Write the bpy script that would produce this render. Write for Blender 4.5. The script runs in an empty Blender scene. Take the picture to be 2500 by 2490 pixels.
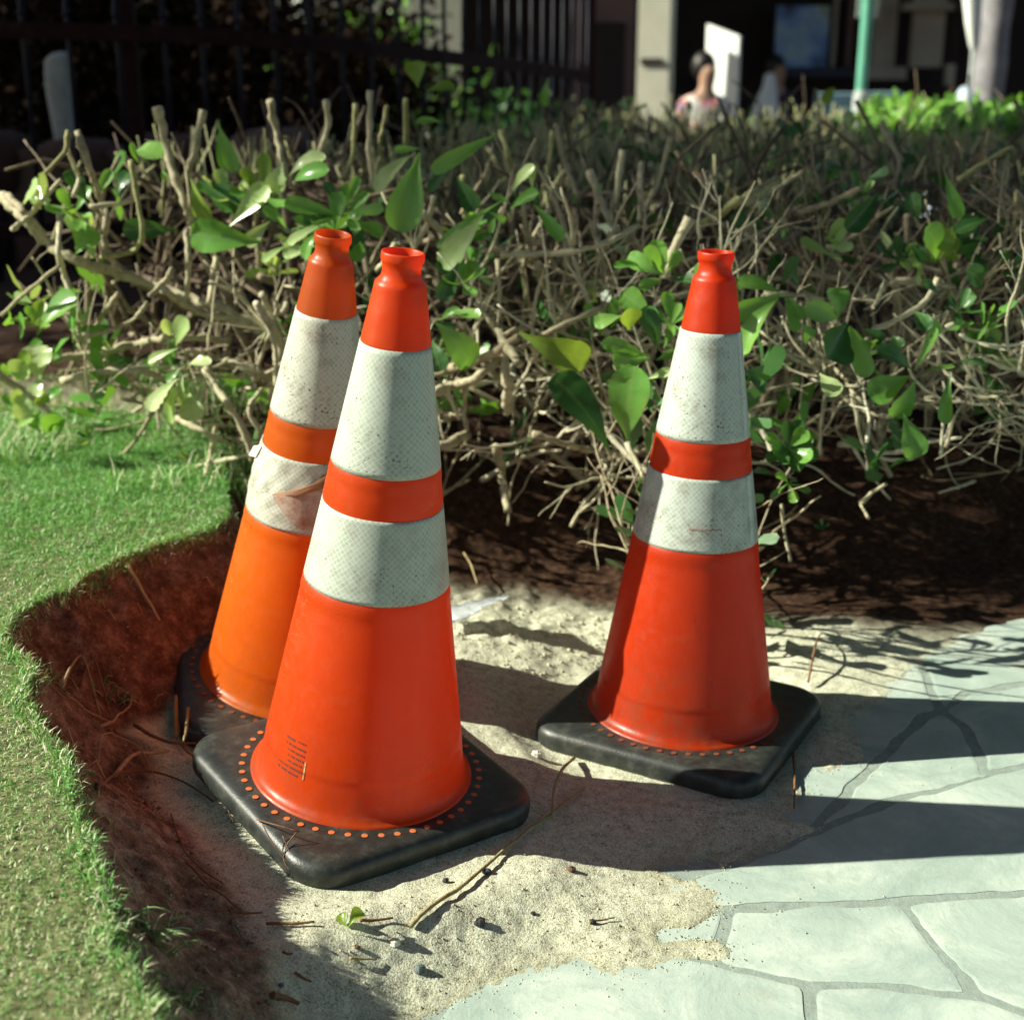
import bpy, math, random
import numpy as np
from mathutils import Vector, Matrix
R = math.radians
random.seed(7)
rng = np.random.default_rng(7)
scene = bpy.context.scene
COL = scene.collection

# ------------------------------------------------------------------ camera, sky, sun, exposure
CAM_H, PITCH = 1.03, R(18.0)
FPX, CX, CY = 3555.0, 1250.0, 1245.0            # focal length and centre in photo pixels
cam_d = bpy.data.cameras.new('camera')
cam = bpy.data.objects.new('camera', cam_d); COL.objects.link(cam)
cam.location = (0, 0, CAM_H); cam.rotation_euler = (R(90) - PITCH, 0, 0)
cam_d.sensor_fit = 'HORIZONTAL'; cam_d.lens = 80.0; cam_d.sensor_width = 80.0 * 2500 / FPX
cam_d.clip_start = 0.05; cam_d.clip_end = 400
cam_d.dof.use_dof = True; cam_d.dof.focus_distance = 1.80; cam_d.dof.aperture_fstop = 6.9
scene.camera = cam

SUN_EL, SUN_AZ = R(34.0), R(2.0)      # light comes from the left and travels right, a touch away from the camera
world = bpy.data.worlds.new('World'); scene.world = world; world.use_nodes = True
wn = world.node_tree
bg = wn.nodes['Background']
sky = wn.nodes.new('ShaderNodeTexSky'); sky.sky_type = 'NISHITA'; sky.sun_disc = False
sky.sun_elevation = SUN_EL; sky.sun_rotation = R(268)
wn.links.new(sky.outputs[0], bg.inputs[0]); bg.inputs[1].default_value = 0.05
sun_d = bpy.data.lights.new('sun', 'SUN'); sun_d.energy = 5.0; sun_d.angle = R(0.5); sun_d.color = (1.0, 0.975, 0.81)
sun = bpy.data.objects.new('sun', sun_d); COL.objects.link(sun)
sdir = Vector((math.cos(SUN_EL) * math.cos(SUN_AZ), math.cos(SUN_EL) * math.sin(SUN_AZ), -math.sin(SUN_EL)))
sun.rotation_euler = sdir.to_track_quat('-Z', 'Y').to_euler()
vs = scene.view_settings
vs.view_transform = 'Standard'; vs.look = 'None'; vs.exposure = 0.85; vs.gamma = 1.0; vs.use_curve_mapping = False
scene.cycles.max_bounces = 5; scene.cycles.diffuse_bounces = 3; scene.cycles.transmission_bounces = 4
scene.cycles.use_adaptive_sampling = True; scene.cycles.adaptive_threshold = 0.02
scene.cycles.sample_clamp_indirect = 4.0
scene.cycles.use_denoising = True

# ------------------------------------------------------------------ pixel <-> place
_fw = np.array([0, math.cos(PITCH), -math.sin(PITCH)]); _up = np.array([0, math.sin(PITCH), math.cos(PITCH)])
def ray(px, py):
    d = _fw + np.array([1.0, 0, 0]) * (px - CX) / FPX + _up * (CY - py) / FPX
    return d
def atz(px, py, z):                 # point of that height
    d = ray(px, py); t = (z - CAM_H) / d[2]
    return np.array([0, 0, CAM_H]) + t * d
def aty(px, py, y):                 # point of that distance
    d = ray(px, py); t = y / d[1]
    return np.array([0, 0, CAM_H]) + t * d
def sm(a, b, x):
    t = np.clip((x - a) / (b - a), 0, 1); return t * t * (3 - 2 * t)

# ------------------------------------------------------------------ value noise
_lat = rng.random((256, 256))
def vnoise(x, y):
    xi = np.floor(x).astype(int); yi = np.floor(y).astype(int)
    fx = x - xi; fy = y - yi
    fx = fx * fx * (3 - 2 * fx); fy = fy * fy * (3 - 2 * fy)
    g = lambda i, j: _lat[i % 256, j % 256]
    return (g(xi, yi) * (1 - fx) + g(xi + 1, yi) * fx) * (1 - fy) + (g(xi, yi + 1) * (1 - fx) + g(xi + 1, yi + 1) * fx) * fy - 0.5
def fbm(x, y, f, n=4, s=0):
    o = 0; a = 1.0
    for k in range(n):
        o = o + a * vnoise(x * f + 17.3 * k + s, y * f + 9.1 * k + s * 1.7); f *= 2.03; a *= 0.55
    return o

# ------------------------------------------------------------------ mesh helpers
def make(name, verts, faces, mat=None, parent=None, smooth=True, inv=None):
    me = bpy.data.meshes.new(name)
    me.from_pydata([tuple(v) for v in verts], [], [tuple(f) for f in faces])
    if smooth:
        me.polygons.foreach_set('use_smooth', [True] * len(me.polygons))
    me.update()
    return link(name, me, mat, parent, inv)
def link(name, me, mat=None, parent=None, inv=None):
    o = bpy.data.objects.new(name, me); COL.objects.link(o)
    if mat is not None and len(me.materials) == 0: me.materials.append(mat)
    if parent is not None:
        o.parent = parent
        if inv is not None: o.matrix_parent_inverse = inv
    return o
def fast(name, V, F, mat=None, parent=None, smooth=True, inv=None, attr=None):
    """V (n,3) array, F (m,k) array of equal-sized faces"""
    me = bpy.data.meshes.new(name)
    V = np.asarray(V, np.float32); F = np.asarray(F, np.int32); k = F.shape[1]
    me.vertices.add(len(V)); me.vertices.foreach_set('co', V.ravel())
    me.loops.add(F.size); me.loops.foreach_set('vertex_index', F.ravel())
    me.polygons.add(len(F)); me.polygons.foreach_set('loop_start', np.arange(0, F.size, k, dtype=np.int32))
    me.update(calc_edges=True)
    if smooth: me.polygons.foreach_set('use_smooth', np.ones(len(F), bool))
    for nm, val in (attr or {}).items():
        a = me.attributes.new(nm, 'FLOAT', 'POINT'); a.data.foreach_set('value', np.asarray(val, np.float32))
    me.validate()
    return link(name, me, mat, parent, inv)
def tag(o, label, cat=None, group=None, kind=None):
    if label: o['label'] = label
    if cat: o['category'] = cat
    if group: o['group'] = group
    if kind: o['kind'] = kind
    return o
def empty(name, loc, label=None, cat=None, group=None):
    o = bpy.data.objects.new(name, None); COL.objects.link(o); o.location = loc; o.empty_display_size = 0.05
    return tag(o, label, cat, group)
def inv_of(o): return Matrix.Translation(o.location).inverted()

def tube(pts, rad, sides=6, cap=True):
    P = np.asarray(pts, float); n = len(P); rad = np.broadcast_to(np.asarray(rad, float), (n,))
    T = np.gradient(P, axis=0); T /= np.linalg.norm(T, axis=1)[:, None] + 1e-9
    ref = np.array([0.31, 0.22, 0.92]);
    if abs(T[0] @ ref) > 0.9: ref = np.array([0.9, 0.3, 0.1])
    V = []; u = np.cross(T[0], ref); u /= np.linalg.norm(u)
    ang = np.arange(sides) * 2 * math.pi / sides
    for i in range(n):
        u = u - T[i] * (u @ T[i]); u /= np.linalg.norm(u) + 1e-9; v = np.cross(T[i], u)
        V.append(P[i] + rad[i] * (np.cos(ang)[:, None] * u + np.sin(ang)[:, None] * v))
    V = np.concatenate(V); F = []
    for i in range(n - 1):
        for j in range(sides):
            a = i * sides + j; b = i * sides + (j + 1) % sides
            F.append((a, b, b + sides, a + sides))
    if cap:
        V = np.vstack([V, P[0], P[-1]])
        c0, c1 = len(V) - 2, len(V) - 1
        for j in range(sides):
            F.append((c0, (j + 1) % sides, j, c0)); b = (n - 1) * sides
            F.append((c1, b + j, b + (j + 1) % sides, c1))
    F = [f if f[0] != f[3] else f[:3] for f in F]
    return V, F
class MB:
    def __init__(s): s.V = []; s.F = []; s.n = 0; s.A = []
    def add(s, V, F, a=None):
        V = np.asarray(V, float); s.V.append(V); s.F += [tuple(i + s.n for i in f) for f in F]; s.n += len(V)
        if a is not None: s.A.append(np.full(len(V), a))
        return s
    def box(s, lo, hi):
        x0, y0, z0 = lo; x1, y1, z1 = hi
        return s.add([(x0,y0,z0),(x1,y0,z0),(x1,y1,z0),(x0,y1,z0),(x0,y0,z1),(x1,y0,z1),(x1,y1,z1),(x0,y1,z1)],
                     [(0,3,2,1),(4,5,6,7),(0,1,5,4),(1,2,6,5),(2,3,7,6),(3,0,4,7)])
    def build(s, name, mat, parent=None, smooth=True, inv=None):
        o = make(name, np.concatenate(s.V), s.F, mat, parent, smooth, inv)
        if s.A:
            a = o.data.attributes.new('rnd', 'FLOAT', 'POINT'); a.data.foreach_set('value', np.concatenate(s.A).astype(np.float32))
        return o
def lathe(prof, n=72, wob=None):
    """prof: list of (r, z)"""
    V = []; F = []; ang = np.arange(n) * 2 * math.pi / n
    for k, (r, z) in enumerate(prof):
        rr = np.full(n, r)
        if wob is not None: rr = rr + wob(ang, z)
        V.append(np.stack([rr * np.cos(ang), rr * np.sin(ang), np.full(n, z)], 1))
    for i in range(len(prof) - 1):
        for j in range(n):
            a = i * n + j; b = i * n + (j + 1) % n
            F.append((a, a + n, b + n, b))
    return np.concatenate(V), F
def bevel(o, w, seg=2):
    m = o.modifiers.new('bevel', 'BEVEL'); m.width = w; m.segments = seg; m.limit_method = 'ANGLE'
    return o

# ------------------------------------------------------------------ materials
class NT:
    def __init__(s, name):
        s.m = bpy.data.materials.new(name); s.m.use_nodes = True; s.t = s.m.node_tree
        s.p = s.t.nodes['Principled BSDF']; s.out = s.t.nodes['Material Output']
    def n(s, typ, **kw):
        x = s.t.nodes.new('ShaderNode' + typ)
        for k, v in kw.items(): setattr(x, k, v)
        return x
    def l(s, a, b): s.t.links.new(a, b)
    def set(s, **kw):
        for k, v in kw.items(): s.p.inputs[k.replace('_', ' ')].default_value = v
        return s
    def coord(s, kind='Object'): return s.n('TexCoord').outputs[kind]
    def noise(s, scale, detail=4, rough=0.55, vec=None, dist=0):
        x = s.n('TexNoise'); x.inputs['Scale'].default_value = scale; x.inputs['Detail'].default_value = detail
        x.inputs['Roughness'].default_value = rough; x.inputs['Distortion'].default_value = dist
        s.l(vec if vec is not None else s.coord(), x.inputs['Vector']); return x.outputs['Fac']
    def voro(s, scale, feature='F1', vec=None, out='Distance'):
        x = s.n('TexVoronoi', feature=feature); x.inputs['Scale'].default_value = scale
        s.l(vec if vec is not None else s.coord(), x.inputs['Vector']); return x.outputs[out]
    def ramp(s, fac, stops, interp='LINEAR'):
        x = s.n('ValToRGB'); x.color_ramp.interpolation = interp; e = x.color_ramp.elements
        while len(e) < len(stops): e.new(0.5)
        for i, (p, c) in enumerate(stops):
            e[i].position = p; e[i].color = (*c, 1) if len(c) == 3 else c
        s.l(fac, x.inputs[0]); return x.outputs[0]
    def mix(s, fac, a, b, mode='MIX'):
        x = s.n('MixRGB', blend_type=mode)
        for i, v in enumerate((fac, a, b)):
            if isinstance(v, (int, float)): x.inputs[i].default_value = v if i == 0 else (v, v, v, 1)
            elif isinstance(v, tuple): x.inputs[i].default_value = (*v, 1)
            else: s.l(v, x.inputs[i])
        return x.outputs[0]
    def math(s, op, a, b=0.0, c=None):
        x = s.n('Math', operation=op)
        for i, v in enumerate((a, b) if c is None else (a, b, c)):
            if isinstance(v, (int, float)): x.inputs[i].default_value = v
            else: s.l(v, x.inputs[i])
        return x.outputs[0]
    def attr(s, name): return s.n('Attribute', attribute_name=name).outputs['Fac']
    def bump(s, h, strength=0.5, dist=0.01, prev=None):
        x = s.n('Bump'); x.inputs['Strength'].default_value = strength; x.inputs['Distance'].default_value = dist
        s.l(h, x.inputs['Height'])
        if prev is not None: s.l(prev, x.inputs['Normal'])
        return x.outputs[0]
    def color(s, c):
        if isinstance(c, tuple): s.p.inputs['Base Color'].default_value = (*c, 1)
        else: s.l(c, s.p.inputs['Base Color'])
        return s
    def normal(s, nrm): s.l(nrm, s.p.inputs['Normal']); return s
    def translucent(s, fac, c):
        t = s.n('BsdfTranslucent'); mx = s.n('MixShader'); mx.inputs[0].default_value = fac
        if isinstance(c, tuple): t.inputs[0].default_value = (*c, 1)
        else: s.l(c, t.inputs[0])
        s.l(s.p.outputs[0], mx.inputs[1]); s.l(t.outputs[0], mx.inputs[2]); s.l(mx.outputs[0], s.out.inputs[0]); return s
def simple(name, c, rough=0.7, var=0.25, scale=12, bump=0.0, spec=0.5):
    t = NT(name); t.p.inputs['Specular IOR Level'].default_value = spec; f = t.noise(scale)
    lo = tuple(v * (1 - var) for v in c); hi = tuple(min(1, v * (1 + var)) for v in c)
    t.color(t.ramp(f, [(0.3, lo), (0.7, hi)])).set(Roughness=rough)
    if bump: t.normal(t.bump(t.noise(scale * 6), bump, 0.01))
    return t.m

def mat_orange(name, c, scuff, topdirt=0.0):
    t = NT(name)
    n1 = t.noise(9, 5, 0.6); n2 = t.noise(60, 3)
    col = t.ramp(n1, [(0.25, tuple(v * 0.82 for v in c)), (0.75, tuple(min(1, v * 1.1) for v in c))])
    mp = t.n('Mapping'); mp.inputs['Scale'].default_value = (30, 30, 6); t.l(t.coord(), mp.inputs[0])
    st = t.ramp(t.noise(1.0, 6, 0.7, mp.outputs[0], 1.5), [(0.60, (0, 0, 0)), (0.78, (1, 1, 1))])
    col = t.mix(t.math('MULTIPLY', st, scuff), col, (0.16, 0.03, 0.012))
    dust = t.ramp(t.noise(25, 8, 0.75), [(0.55, (0, 0, 0)), (0.8, (1, 1, 1))])
    col = t.mix(t.math('MULTIPLY', dust, 0.22), col, (0.55, 0.30, 0.16))
    m2 = t.n('Mapping'); m2.inputs['Scale'].default_value = (7, 7, 22); m2.inputs['Rotation'].default_value = (.5, .3, 0); t.l(t.coord(), m2.inputs[0])
    ln = t.ramp(t.noise(1.6, 2, .4, m2.outputs[0], 2.0), [(.485, (0, 0, 0)), (.5, (1, 1, 1)), (.515, (0, 0, 0))])
    col = t.mix(t.math('MULTIPLY', t.math('MULTIPLY', ln, t.ramp(t.noise(7, 2), [(.5, (0, 0, 0)), (.65, (1, 1, 1))])), .30), col, (0.80, 0.42, 0.22))
    s3 = t.n('SeparateXYZ'); t.l(t.coord(), s3.inputs[0])
    low = t.math('MULTIPLY', t.ramp(s3.outputs[2], [(0.0, (1, 1, 1)), (0.16, (0, 0, 0))]), t.ramp(t.noise(34, 6, .75), [(.45, (0, 0, 0)), (.62, (1, 1, 1))]))
    col = t.mix(t.math('MULTIPLY', low, .35 + .3 * (scuff > .5)), col, (0.26, 0.10, 0.05))
    if topdirt:                     # this cone's upper part is browned with age
        sz = t.n('SeparateXYZ'); t.l(t.coord(), sz.inputs[0])
        col = t.mix(t.ramp(t.math('ADD', sz.outputs[2], t.math('MULTIPLY', n1, 0.2)), [(0.40, (0, 0, 0)), (0.72, (topdirt,) * 3)]), col, (0.36, 0.070, 0.010))
    t.color(col).set(Roughness=0.38)
    t.l(t.ramp(n2, [(0.3, (0.3,) * 3), (0.7, (0.5,) * 3)]), t.p.inputs['Roughness'])
    t.normal(t.bump(t.noise(140, 3), 0.06, 0.004))
    t.translucent(0.46, (min(1, c[0] * 1.15), min(1, c[1] * 1.5), c[2] * 1.5))
    return t.m
M = {}
M['orange_front'] = mat_orange('orange_front', (0.80, 0.088, 0.009), 0.20)
M['orange_right'] = mat_orange('orange_right', (0.72, 0.055, 0.006), 0.85)
M['orange_left'] = mat_orange('orange_left', (0.85, 0.165, 0.008), 0.25, 0.75)
M['orange_left_top'] = M['orange_left']

def mat_collar(name, dirt, tint=(0.52, 0.58, 0.49)):
    t = NT(name)
    uv = t.n('TexCoord').outputs['UV']
    mp = t.n('Mapping'); mp.inputs['Rotation'].default_value = (0, 0, R(45)); t.l(uv, mp.inputs[0])
    br = t.n('TexBrick'); br.offset = 0.0; br.squash = 1.0
    br.inputs['Scale'].default_value = 1.0; br.inputs['Brick Width'].default_value = 0.0056; br.inputs['Row Height'].default_value = 0.0056
    br.inputs['Mortar Size'].default_value = 0.0006; br.inputs['Mortar Smooth'].default_value = 0.3; br.inputs['Bias'].default_value = 0.0
    br.inputs['Color1'].default_value = (*[v * 0.72 for v in tint], 1); br.inputs['Color2'].default_value = (*[v * 0.90 for v in tint], 1)
    br.inputs['Mortar'].default_value = (*[min(1, v * 1.12) for v in tint], 1); t.l(mp.outputs[0], br.inputs['Vector'])
    big = t.noise(13, 4)
    col = t.mix(t.ramp(big, [(0.35, (0, 0, 0)), (0.65, (0.45,) * 3)]), br.outputs['Color'], tuple(v * 0.98 for v in tint))
    # grime: specks gathered in patches
    patch = t.ramp(t.noise(11, 5, 0.65), [(0.52 - 0.06 * (dirt > .9), (0, 0, 0)), (0.60, (1, 1, 1))])
    wrp = t.n('VectorMath', operation='ADD'); nz = t.n('TexNoise'); nz.inputs['Scale'].default_value = 70; t.l(t.coord(), nz.inputs['Vector'])
    sc_ = t.n('VectorMath', operation='SCALE'); t.l(nz.outputs['Color'], sc_.inputs[0]); sc_.inputs['Scale'].default_value = 0.012; t.l(t.coord(), wrp.inputs[0]); t.l(sc_.outputs[0], wrp.inputs[1])
    vd = t.math('ADD', t.voro(170, 'F1', wrp.outputs[0]), t.math('MULTIPLY', t.noise(55, 3), 0.9))
    sp = t.ramp(vd, [(0.52, (1, 1, 1)), (0.70, (0, 0, 0))])
    g = t.math('MULTIPLY', t.math('MULTIPLY', patch, sp), dirt)
    col = t.mix(g, col, (0.10, 0.075, 0.045))
    sm_ = t.ramp(t.noise(19, 8, 0.74), [(0.50, (0, 0, 0)), (0.70, (1, 1, 1))])
    col = t.mix(t.math('MULTIPLY', sm_, min(1, dirt * dirt * 0.85)), col, (0.17, 0.13, 0.085))
    t.color(col).set(Roughness=0.38)
    dim = t.math('MULTIPLY', patch, t.ramp(t.voro(150), [(0.15, (0, 0, 0)), (0.4, (1, 1, 1))]))
    b1 = t.bump(br.outputs['Fac'], 0.25, 0.001)
    t.normal(t.bump(t.math('MULTIPLY', patch, sp), -0.5, 0.002, b1))
    return t.m
M['collar_front'] = mat_collar('collar_front', 0.75)
M['collar_right'] = mat_collar('collar_right', 0.95, (0.50, 0.57, 0.50))
M['collar_left'] = mat_collar('collar_left', 1.0, (0.55, 0.57, 0.48))
t = NT('black_rubber')
f = t.noise(40, 6, 0.7)
t.color(t.ramp(f, [(0.3, (0.014, 0.016, 0.015)), (0.52, (0.030, 0.035, 0.031)), (0.75, (0.085, 0.090, 0.075))])).set(Roughness=0.42)
t.normal(t.bump(t.noise(420, 3), 0.35, 0.001)); M['rubber'] = t.m
M['dot'] = simple('dot_orange', (0.62, 0.17, 0.05), 0.6)
M['print'] = simple('print_ink', (0.10, 0.02, 0.01), 0.7)
M['print_red'] = simple('print_red', (0.45, 0.12, 0.10), 0.7)
M['flap'] = simple('flap_brown', (0.30, 0.13, 0.055), 0.7, 0.4, 40)

# ground: sand, soil of the bank, thatch of the lawn
t = NT('ground_material')
lawn, bank, under = t.attr('lawn'), t.attr('bank'), t.attr('under')
co = t.coord()
grain = t.noise(430, 2, 0.7); mid = t.noise(70, 5, 0.65); big = t.noise(6, 4)
sand = t.ramp(t.math('ADD', t.math('MULTIPLY', grain, 0.65), t.math('MULTIPLY', mid, 0.35)),
              [(0.37, (0.09, 0.07, 0.045)), (0.43, (0.42, 0.41, 0.29)), (0.52, (0.64, 0.66, 0.50)), (0.64, (0.86, 0.89, 0.72))])
sand = t.mix(t.ramp(big, [(0.35, (0, 0, 0)), (0.7, (0.35,) * 3)]), sand, (0.60, 0.61, 0.45), 'MIX')
sand = t.mix(t.math('MULTIPLY', t.attr('damp'), 0.55), sand, (0.21, 0.20, 0.105))
speck = t.ramp(t.voro(230), [(0.10, (1, 1, 1)), (0.2, (0, 0, 0))])
speck = t.math('MULTIPLY', speck, t.ramp(t.noise(45, 3), [(0.5, (0, 0, 0)), (0.62, (1, 1, 1))]))
sand = t.mix(t.math('MULTIPLY', speck, 0.8), sand, (0.05, 0.035, 0.025))
clod = t.voro(75); sy = t.n('SeparateXYZ'); t.l(co, sy.inputs[0])
sf = t.math('ADD', t.math('ADD', t.math('MULTIPLY', mid, 0.55), t.math('MULTIPLY', grain, 0.30)), t.math('MULTIPLY', clod, 0.14))
sf = t.math('ADD', t.math('MULTIPLY', t.noise(34, 9, 0.78), 0.75), t.math('MULTIPLY', grain, 0.25))
soil_red = t.ramp(sf, [(0.36, (0.035, 0.016, 0.011)), (0.50, (0.140, 0.074, 0.050)), (0.64, (0.34, 0.22, 0.16))])
soil_grey = t.ramp(sf, [(0.38, (0.050, 0.032, 0.020)), (0.50, (0.21, 0.15, 0.10)), (0.64, (0.48, 0.40, 0.30))])
soil = t.mix(t.ramp(t.math('ADD', sy.outputs[1], t.math('MULTIPLY', big, 0.5)), [(1.68, (1, 1, 1)), (1.95, (0, 0, 0))]) if False else t.math('SUBTRACT', 1.0, t.math('SMOOTH_MIN', 1.0, t.math('MAXIMUM', 0.0, t.math('MULTIPLY', t.math('SUBTRACT', t.math('ADD', sy.outputs[1], t.math('MULTIPLY', big, 0.4)), 1.78), 2.6)), 0.1)), soil_red, soil_grey)
shaded_soil = t.ramp(mid, [(0.32, (0.020, 0.010, 0.006)), (0.55, (0.055, 0.028, 0.016)), (0.75, (0.13, 0.08, 0.05))])  # dark hedge-foot soil, with hedge and wall shade put into its colour
thatch = t.ramp(mid, [(0.3, (0.05, 0.05, 0.022)), (0.55, (0.19, 0.20, 0.095)), (0.75, (0.38, 0.37, 0.21))])  # thatch darkened: shade between the blades put into its colour
c = t.mix(bank, sand, soil); c = t.mix(under, c, shaded_soil); c = t.mix(lawn, c, thatch)
t.color(c).set(Roughness=0.95)
b1 = t.bump(grain, 0.55, 0.0025); b2 = t.bump(mid, 0.35, 0.008, b1); t.normal(b2)
t.p.inputs['Specular IOR Level'].default_value = 0.15
M['ground'] = t.m

t = NT('flagstone')
obr = t.n('ObjectInfo').outputs['Random']
n1 = t.noise(6, 7, 0.68, None, .6); n2 = t.noise(45, 6, 0.7)
col = t.ramp(n1, [(0.28, (0.29, 0.385, 0.34)), (0.48, (0.415, 0.51, 0.445)), (0.66, (0.60, 0.67, 0.58))])
col = t.mix(t.ramp(n2, [(0.55, (0, 0, 0)), (0.75, (0.6,) * 3)]), col, (0.30, 0.37, 0.31))
col = t.mix(t.ramp(t.noise(3.1, 5, .7), [(.55, (0, 0, 0)), (.72, (.5,) * 3)]), col, (0.42, 0.39, 0.28))
col = t.mix(t.math('MULTIPLY', obr, 0.22), col, (0.27, 0.38, 0.37))
sp = t.ramp(t.voro(95), [(0.04, (1, 1, 1)), (0.09, (0, 0, 0))])
sp = t.math('MULTIPLY', sp, t.ramp(t.noise(13, 2), [(0.5, (0, 0, 0)), (0.6, (1, 1, 1))]))
col = t.mix(sp, col, (0.17, 0.15, 0.11))
t.color(col).set(Roughness=0.75); t.normal(t.bump(n2, 0.22, 0.004, t.bump(n1, 0.3, 0.01))); M['stone'] = t.m
t = NT('mortar'); n2 = t.noise(60, 6, 0.7)
t.color(t.ramp(n2, [(0.3, (0.21, 0.265, 0.235)), (0.7, (0.33, 0.395, 0.345))])).set(Roughness=0.95)
t.normal(t.bump(t.noise(300, 3), 0.4, 0.002)); M['mortar'] = t.m

def mat_leaf(name, lo, hi, trans=0.28, rough=0.36):
    t = NT(name); t.p.inputs['Specular IOR Level'].default_value = .5 if rough < .6 else .05; r = t.n('ObjectInfo').outputs['Random']; f = t.noise(18, 4)
    c = t.ramp(t.math('ADD', t.math('MULTIPLY', r, 0.6), t.math('MULTIPLY', f, 0.4)), [(0.2, lo), (0.8, hi)])
    ribs = t.ramp(t.noise(120, 2), [(0.62, (0, 0, 0)), (0.8, (0.3,) * 3)])
    c = t.mix(ribs, c, (0.33, 0.36, 0.14))
    rib = t.attr('rib')                                        # 1 on the midrib, 0 elsewhere, -1 at the margin
    c = t.mix(t.ramp(rib, [(0.70, (0, 0, 0)), (1.0, (0.30,) * 3)]), c, (0.36, 0.44, 0.18))
    c = t.mix(t.math('MULTIPLY', t.ramp(t.math('MULTIPLY', rib, -1.0), [(0.55, (0, 0, 0)), (1.0, (1, 1, 1))]), t.ramp(t.noise(30, 4), [(0.5, (0, 0, 0)), (0.62, (0.8,) * 3)])), c, (0.20, 0.12, 0.04))
    c = t.mix(t.ramp(t.noise(48, 5, .7), [(0.66, (0, 0, 0)), (0.74, (0.6,) * 3)]), c, (0.22, 0.17, 0.06))
    t.color(c).set(Roughness=rough); t.normal(t.bump(t.noise(55, 3), 0.18, 0.004))
    t.translucent(trans, tuple(min(1, v) for v in (hi[0] * 1.25, hi[1] * 1.25, hi[2] * 0.5))); return t.m
M['leaf_sunlit'] = mat_leaf('leaf_sunlit', (0.34, 0.52, 0.17), (0.54, 0.66, 0.33), 0.28, 0.30)  # pale copy of the leaf green, sunlight put into its colour
M['leaf_green'] = mat_leaf('leaf_green', (0.10, 0.29, 0.05), (0.24, 0.47, 0.10), 0.32, 0.30)
M['leaf_dark'] = mat_leaf('leaf_dark', (0.03, 0.10, 0.025), (0.06, 0.17, 0.04), 0.2)
M['leaf_yellow'] = mat_leaf('leaf_yellow', (0.18, 0.30, 0.04), (0.30, 0.42, 0.08), 0.35)
def mat_bark(name, lo, mid_, hi):
    t = NT(name); r = t.n('ObjectInfo').outputs['Random']; a = t.attr('rnd'); f = t.noise(60, 5, 0.65)
    s = t.math('ADD', t.math('ADD', t.math('MULTIPLY', r, 0.2), t.math('MULTIPLY', a, 0.3)), t.math('MULTIPLY', f, 0.65))
    t.color(t.ramp(s, [(0.22, lo), (0.5, mid_), (0.85, hi)])).set(Roughness=0.8)
    t.normal(t.bump(t.noise(170, 4), 0.5, 0.004)); return t.m
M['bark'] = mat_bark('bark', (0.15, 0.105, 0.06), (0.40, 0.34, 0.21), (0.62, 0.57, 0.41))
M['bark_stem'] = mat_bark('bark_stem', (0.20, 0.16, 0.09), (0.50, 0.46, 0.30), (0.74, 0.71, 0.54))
M['bark_inner_shade'] = mat_bark('bark_inner_shade', (0.045, 0.028, 0.018), (0.15, 0.105, 0.065), (0.40, 0.34, 0.23))  # darker copy of the bark: hedge-interior shade put into its colour
M['bark_green'] = mat_bark('bark_green', (0.16, 0.14, 0.055), (0.34, 0.34, 0.15), (0.54, 0.54, 0.31))
t = NT('grass_blade'); a = t.attr('rnd')
t.color(t.ramp(a, [(0.0, (0.09, 0.29, 0.06)), (0.45, (0.19, 0.50, 0.12)), (0.72, (0.40, 0.66, 0.24)), (0.80, (0.60, 0.60, 0.34)), (1.0, (0.80, 0.80, 0.58))])).set(Roughness=0.5)
t.translucent(0.28, (0.22, 0.48, 0.08)); M['grass'] = t.m
M['straw'] = mat_bark('straw', (0.20, 0.14, 0.05), (0.42, 0.34, 0.16), (0.62, 0.55, 0.34))
M['root'] = mat_bark('root', (0.22, 0.15, 0.08), (0.42, 0.32, 0.18), (0.60, 0.50, 0.33))
M['dry_brown'] = mat_bark('dry_brown', (0.10, 0.045, 0.02), (0.24, 0.12, 0.05), (0.42, 0.25, 0.10))
M['pebble_dark'] = simple('pebble_dark', (0.028, 0.030, 0.034), 0.6, 0.5, 90, 0.4)
M['pebble_teal'] = simple('pebble_teal', (0.11, 0.14, 0.14), 0.6, 0.5, 90, 0.4)
M['pebble_white'] = simple('pebble_white', (0.72, 0.70, 0.60), 0.7, 0.25, 90, 0.4)
M['pebble_brown'] = simple('pebble_brown', (0.14, 0.07, 0.035), 0.8, 0.5, 90, 0.4)

# ------------------------------------------------------------------ ground heights
def lawn_h(y): return 0.216 + 0.034 * sm(1.35, 2.05, np.asarray(y, float))
def atlawn(px, py):
    z = 0.17
    for _ in range(6):
        p = atz(px, py, z); z = float(lawn_h(p[1]))
    return p
EDGE_PX = [(395,2560),(371,2444),(346,2364),(268,2300),(291,2265),(247,2166),(216,2092),(222,2050),(198,1980),(167,1906),(148,1844),(105,1795),(74,1727),(37,1696),
           (80,1646),(68,1615),(25,1591),(12,1547),(31,1498),(80,1467),(155,1436),(229,1393),(297,1356),(371,1325),(433,1312),(500,1290),(560,1240)]
edge = np.array([atlawn(*p)[:2] for p in EDGE_PX])
LAWN = np.vstack([[[-0.30, 0.2]], edge, [[-0.62, 2.95], [-0.9, 3.12], [-1.35, 3.25], [-4.0, 3.35], [-30, 3.4], [-30, 0.2]]])
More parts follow.
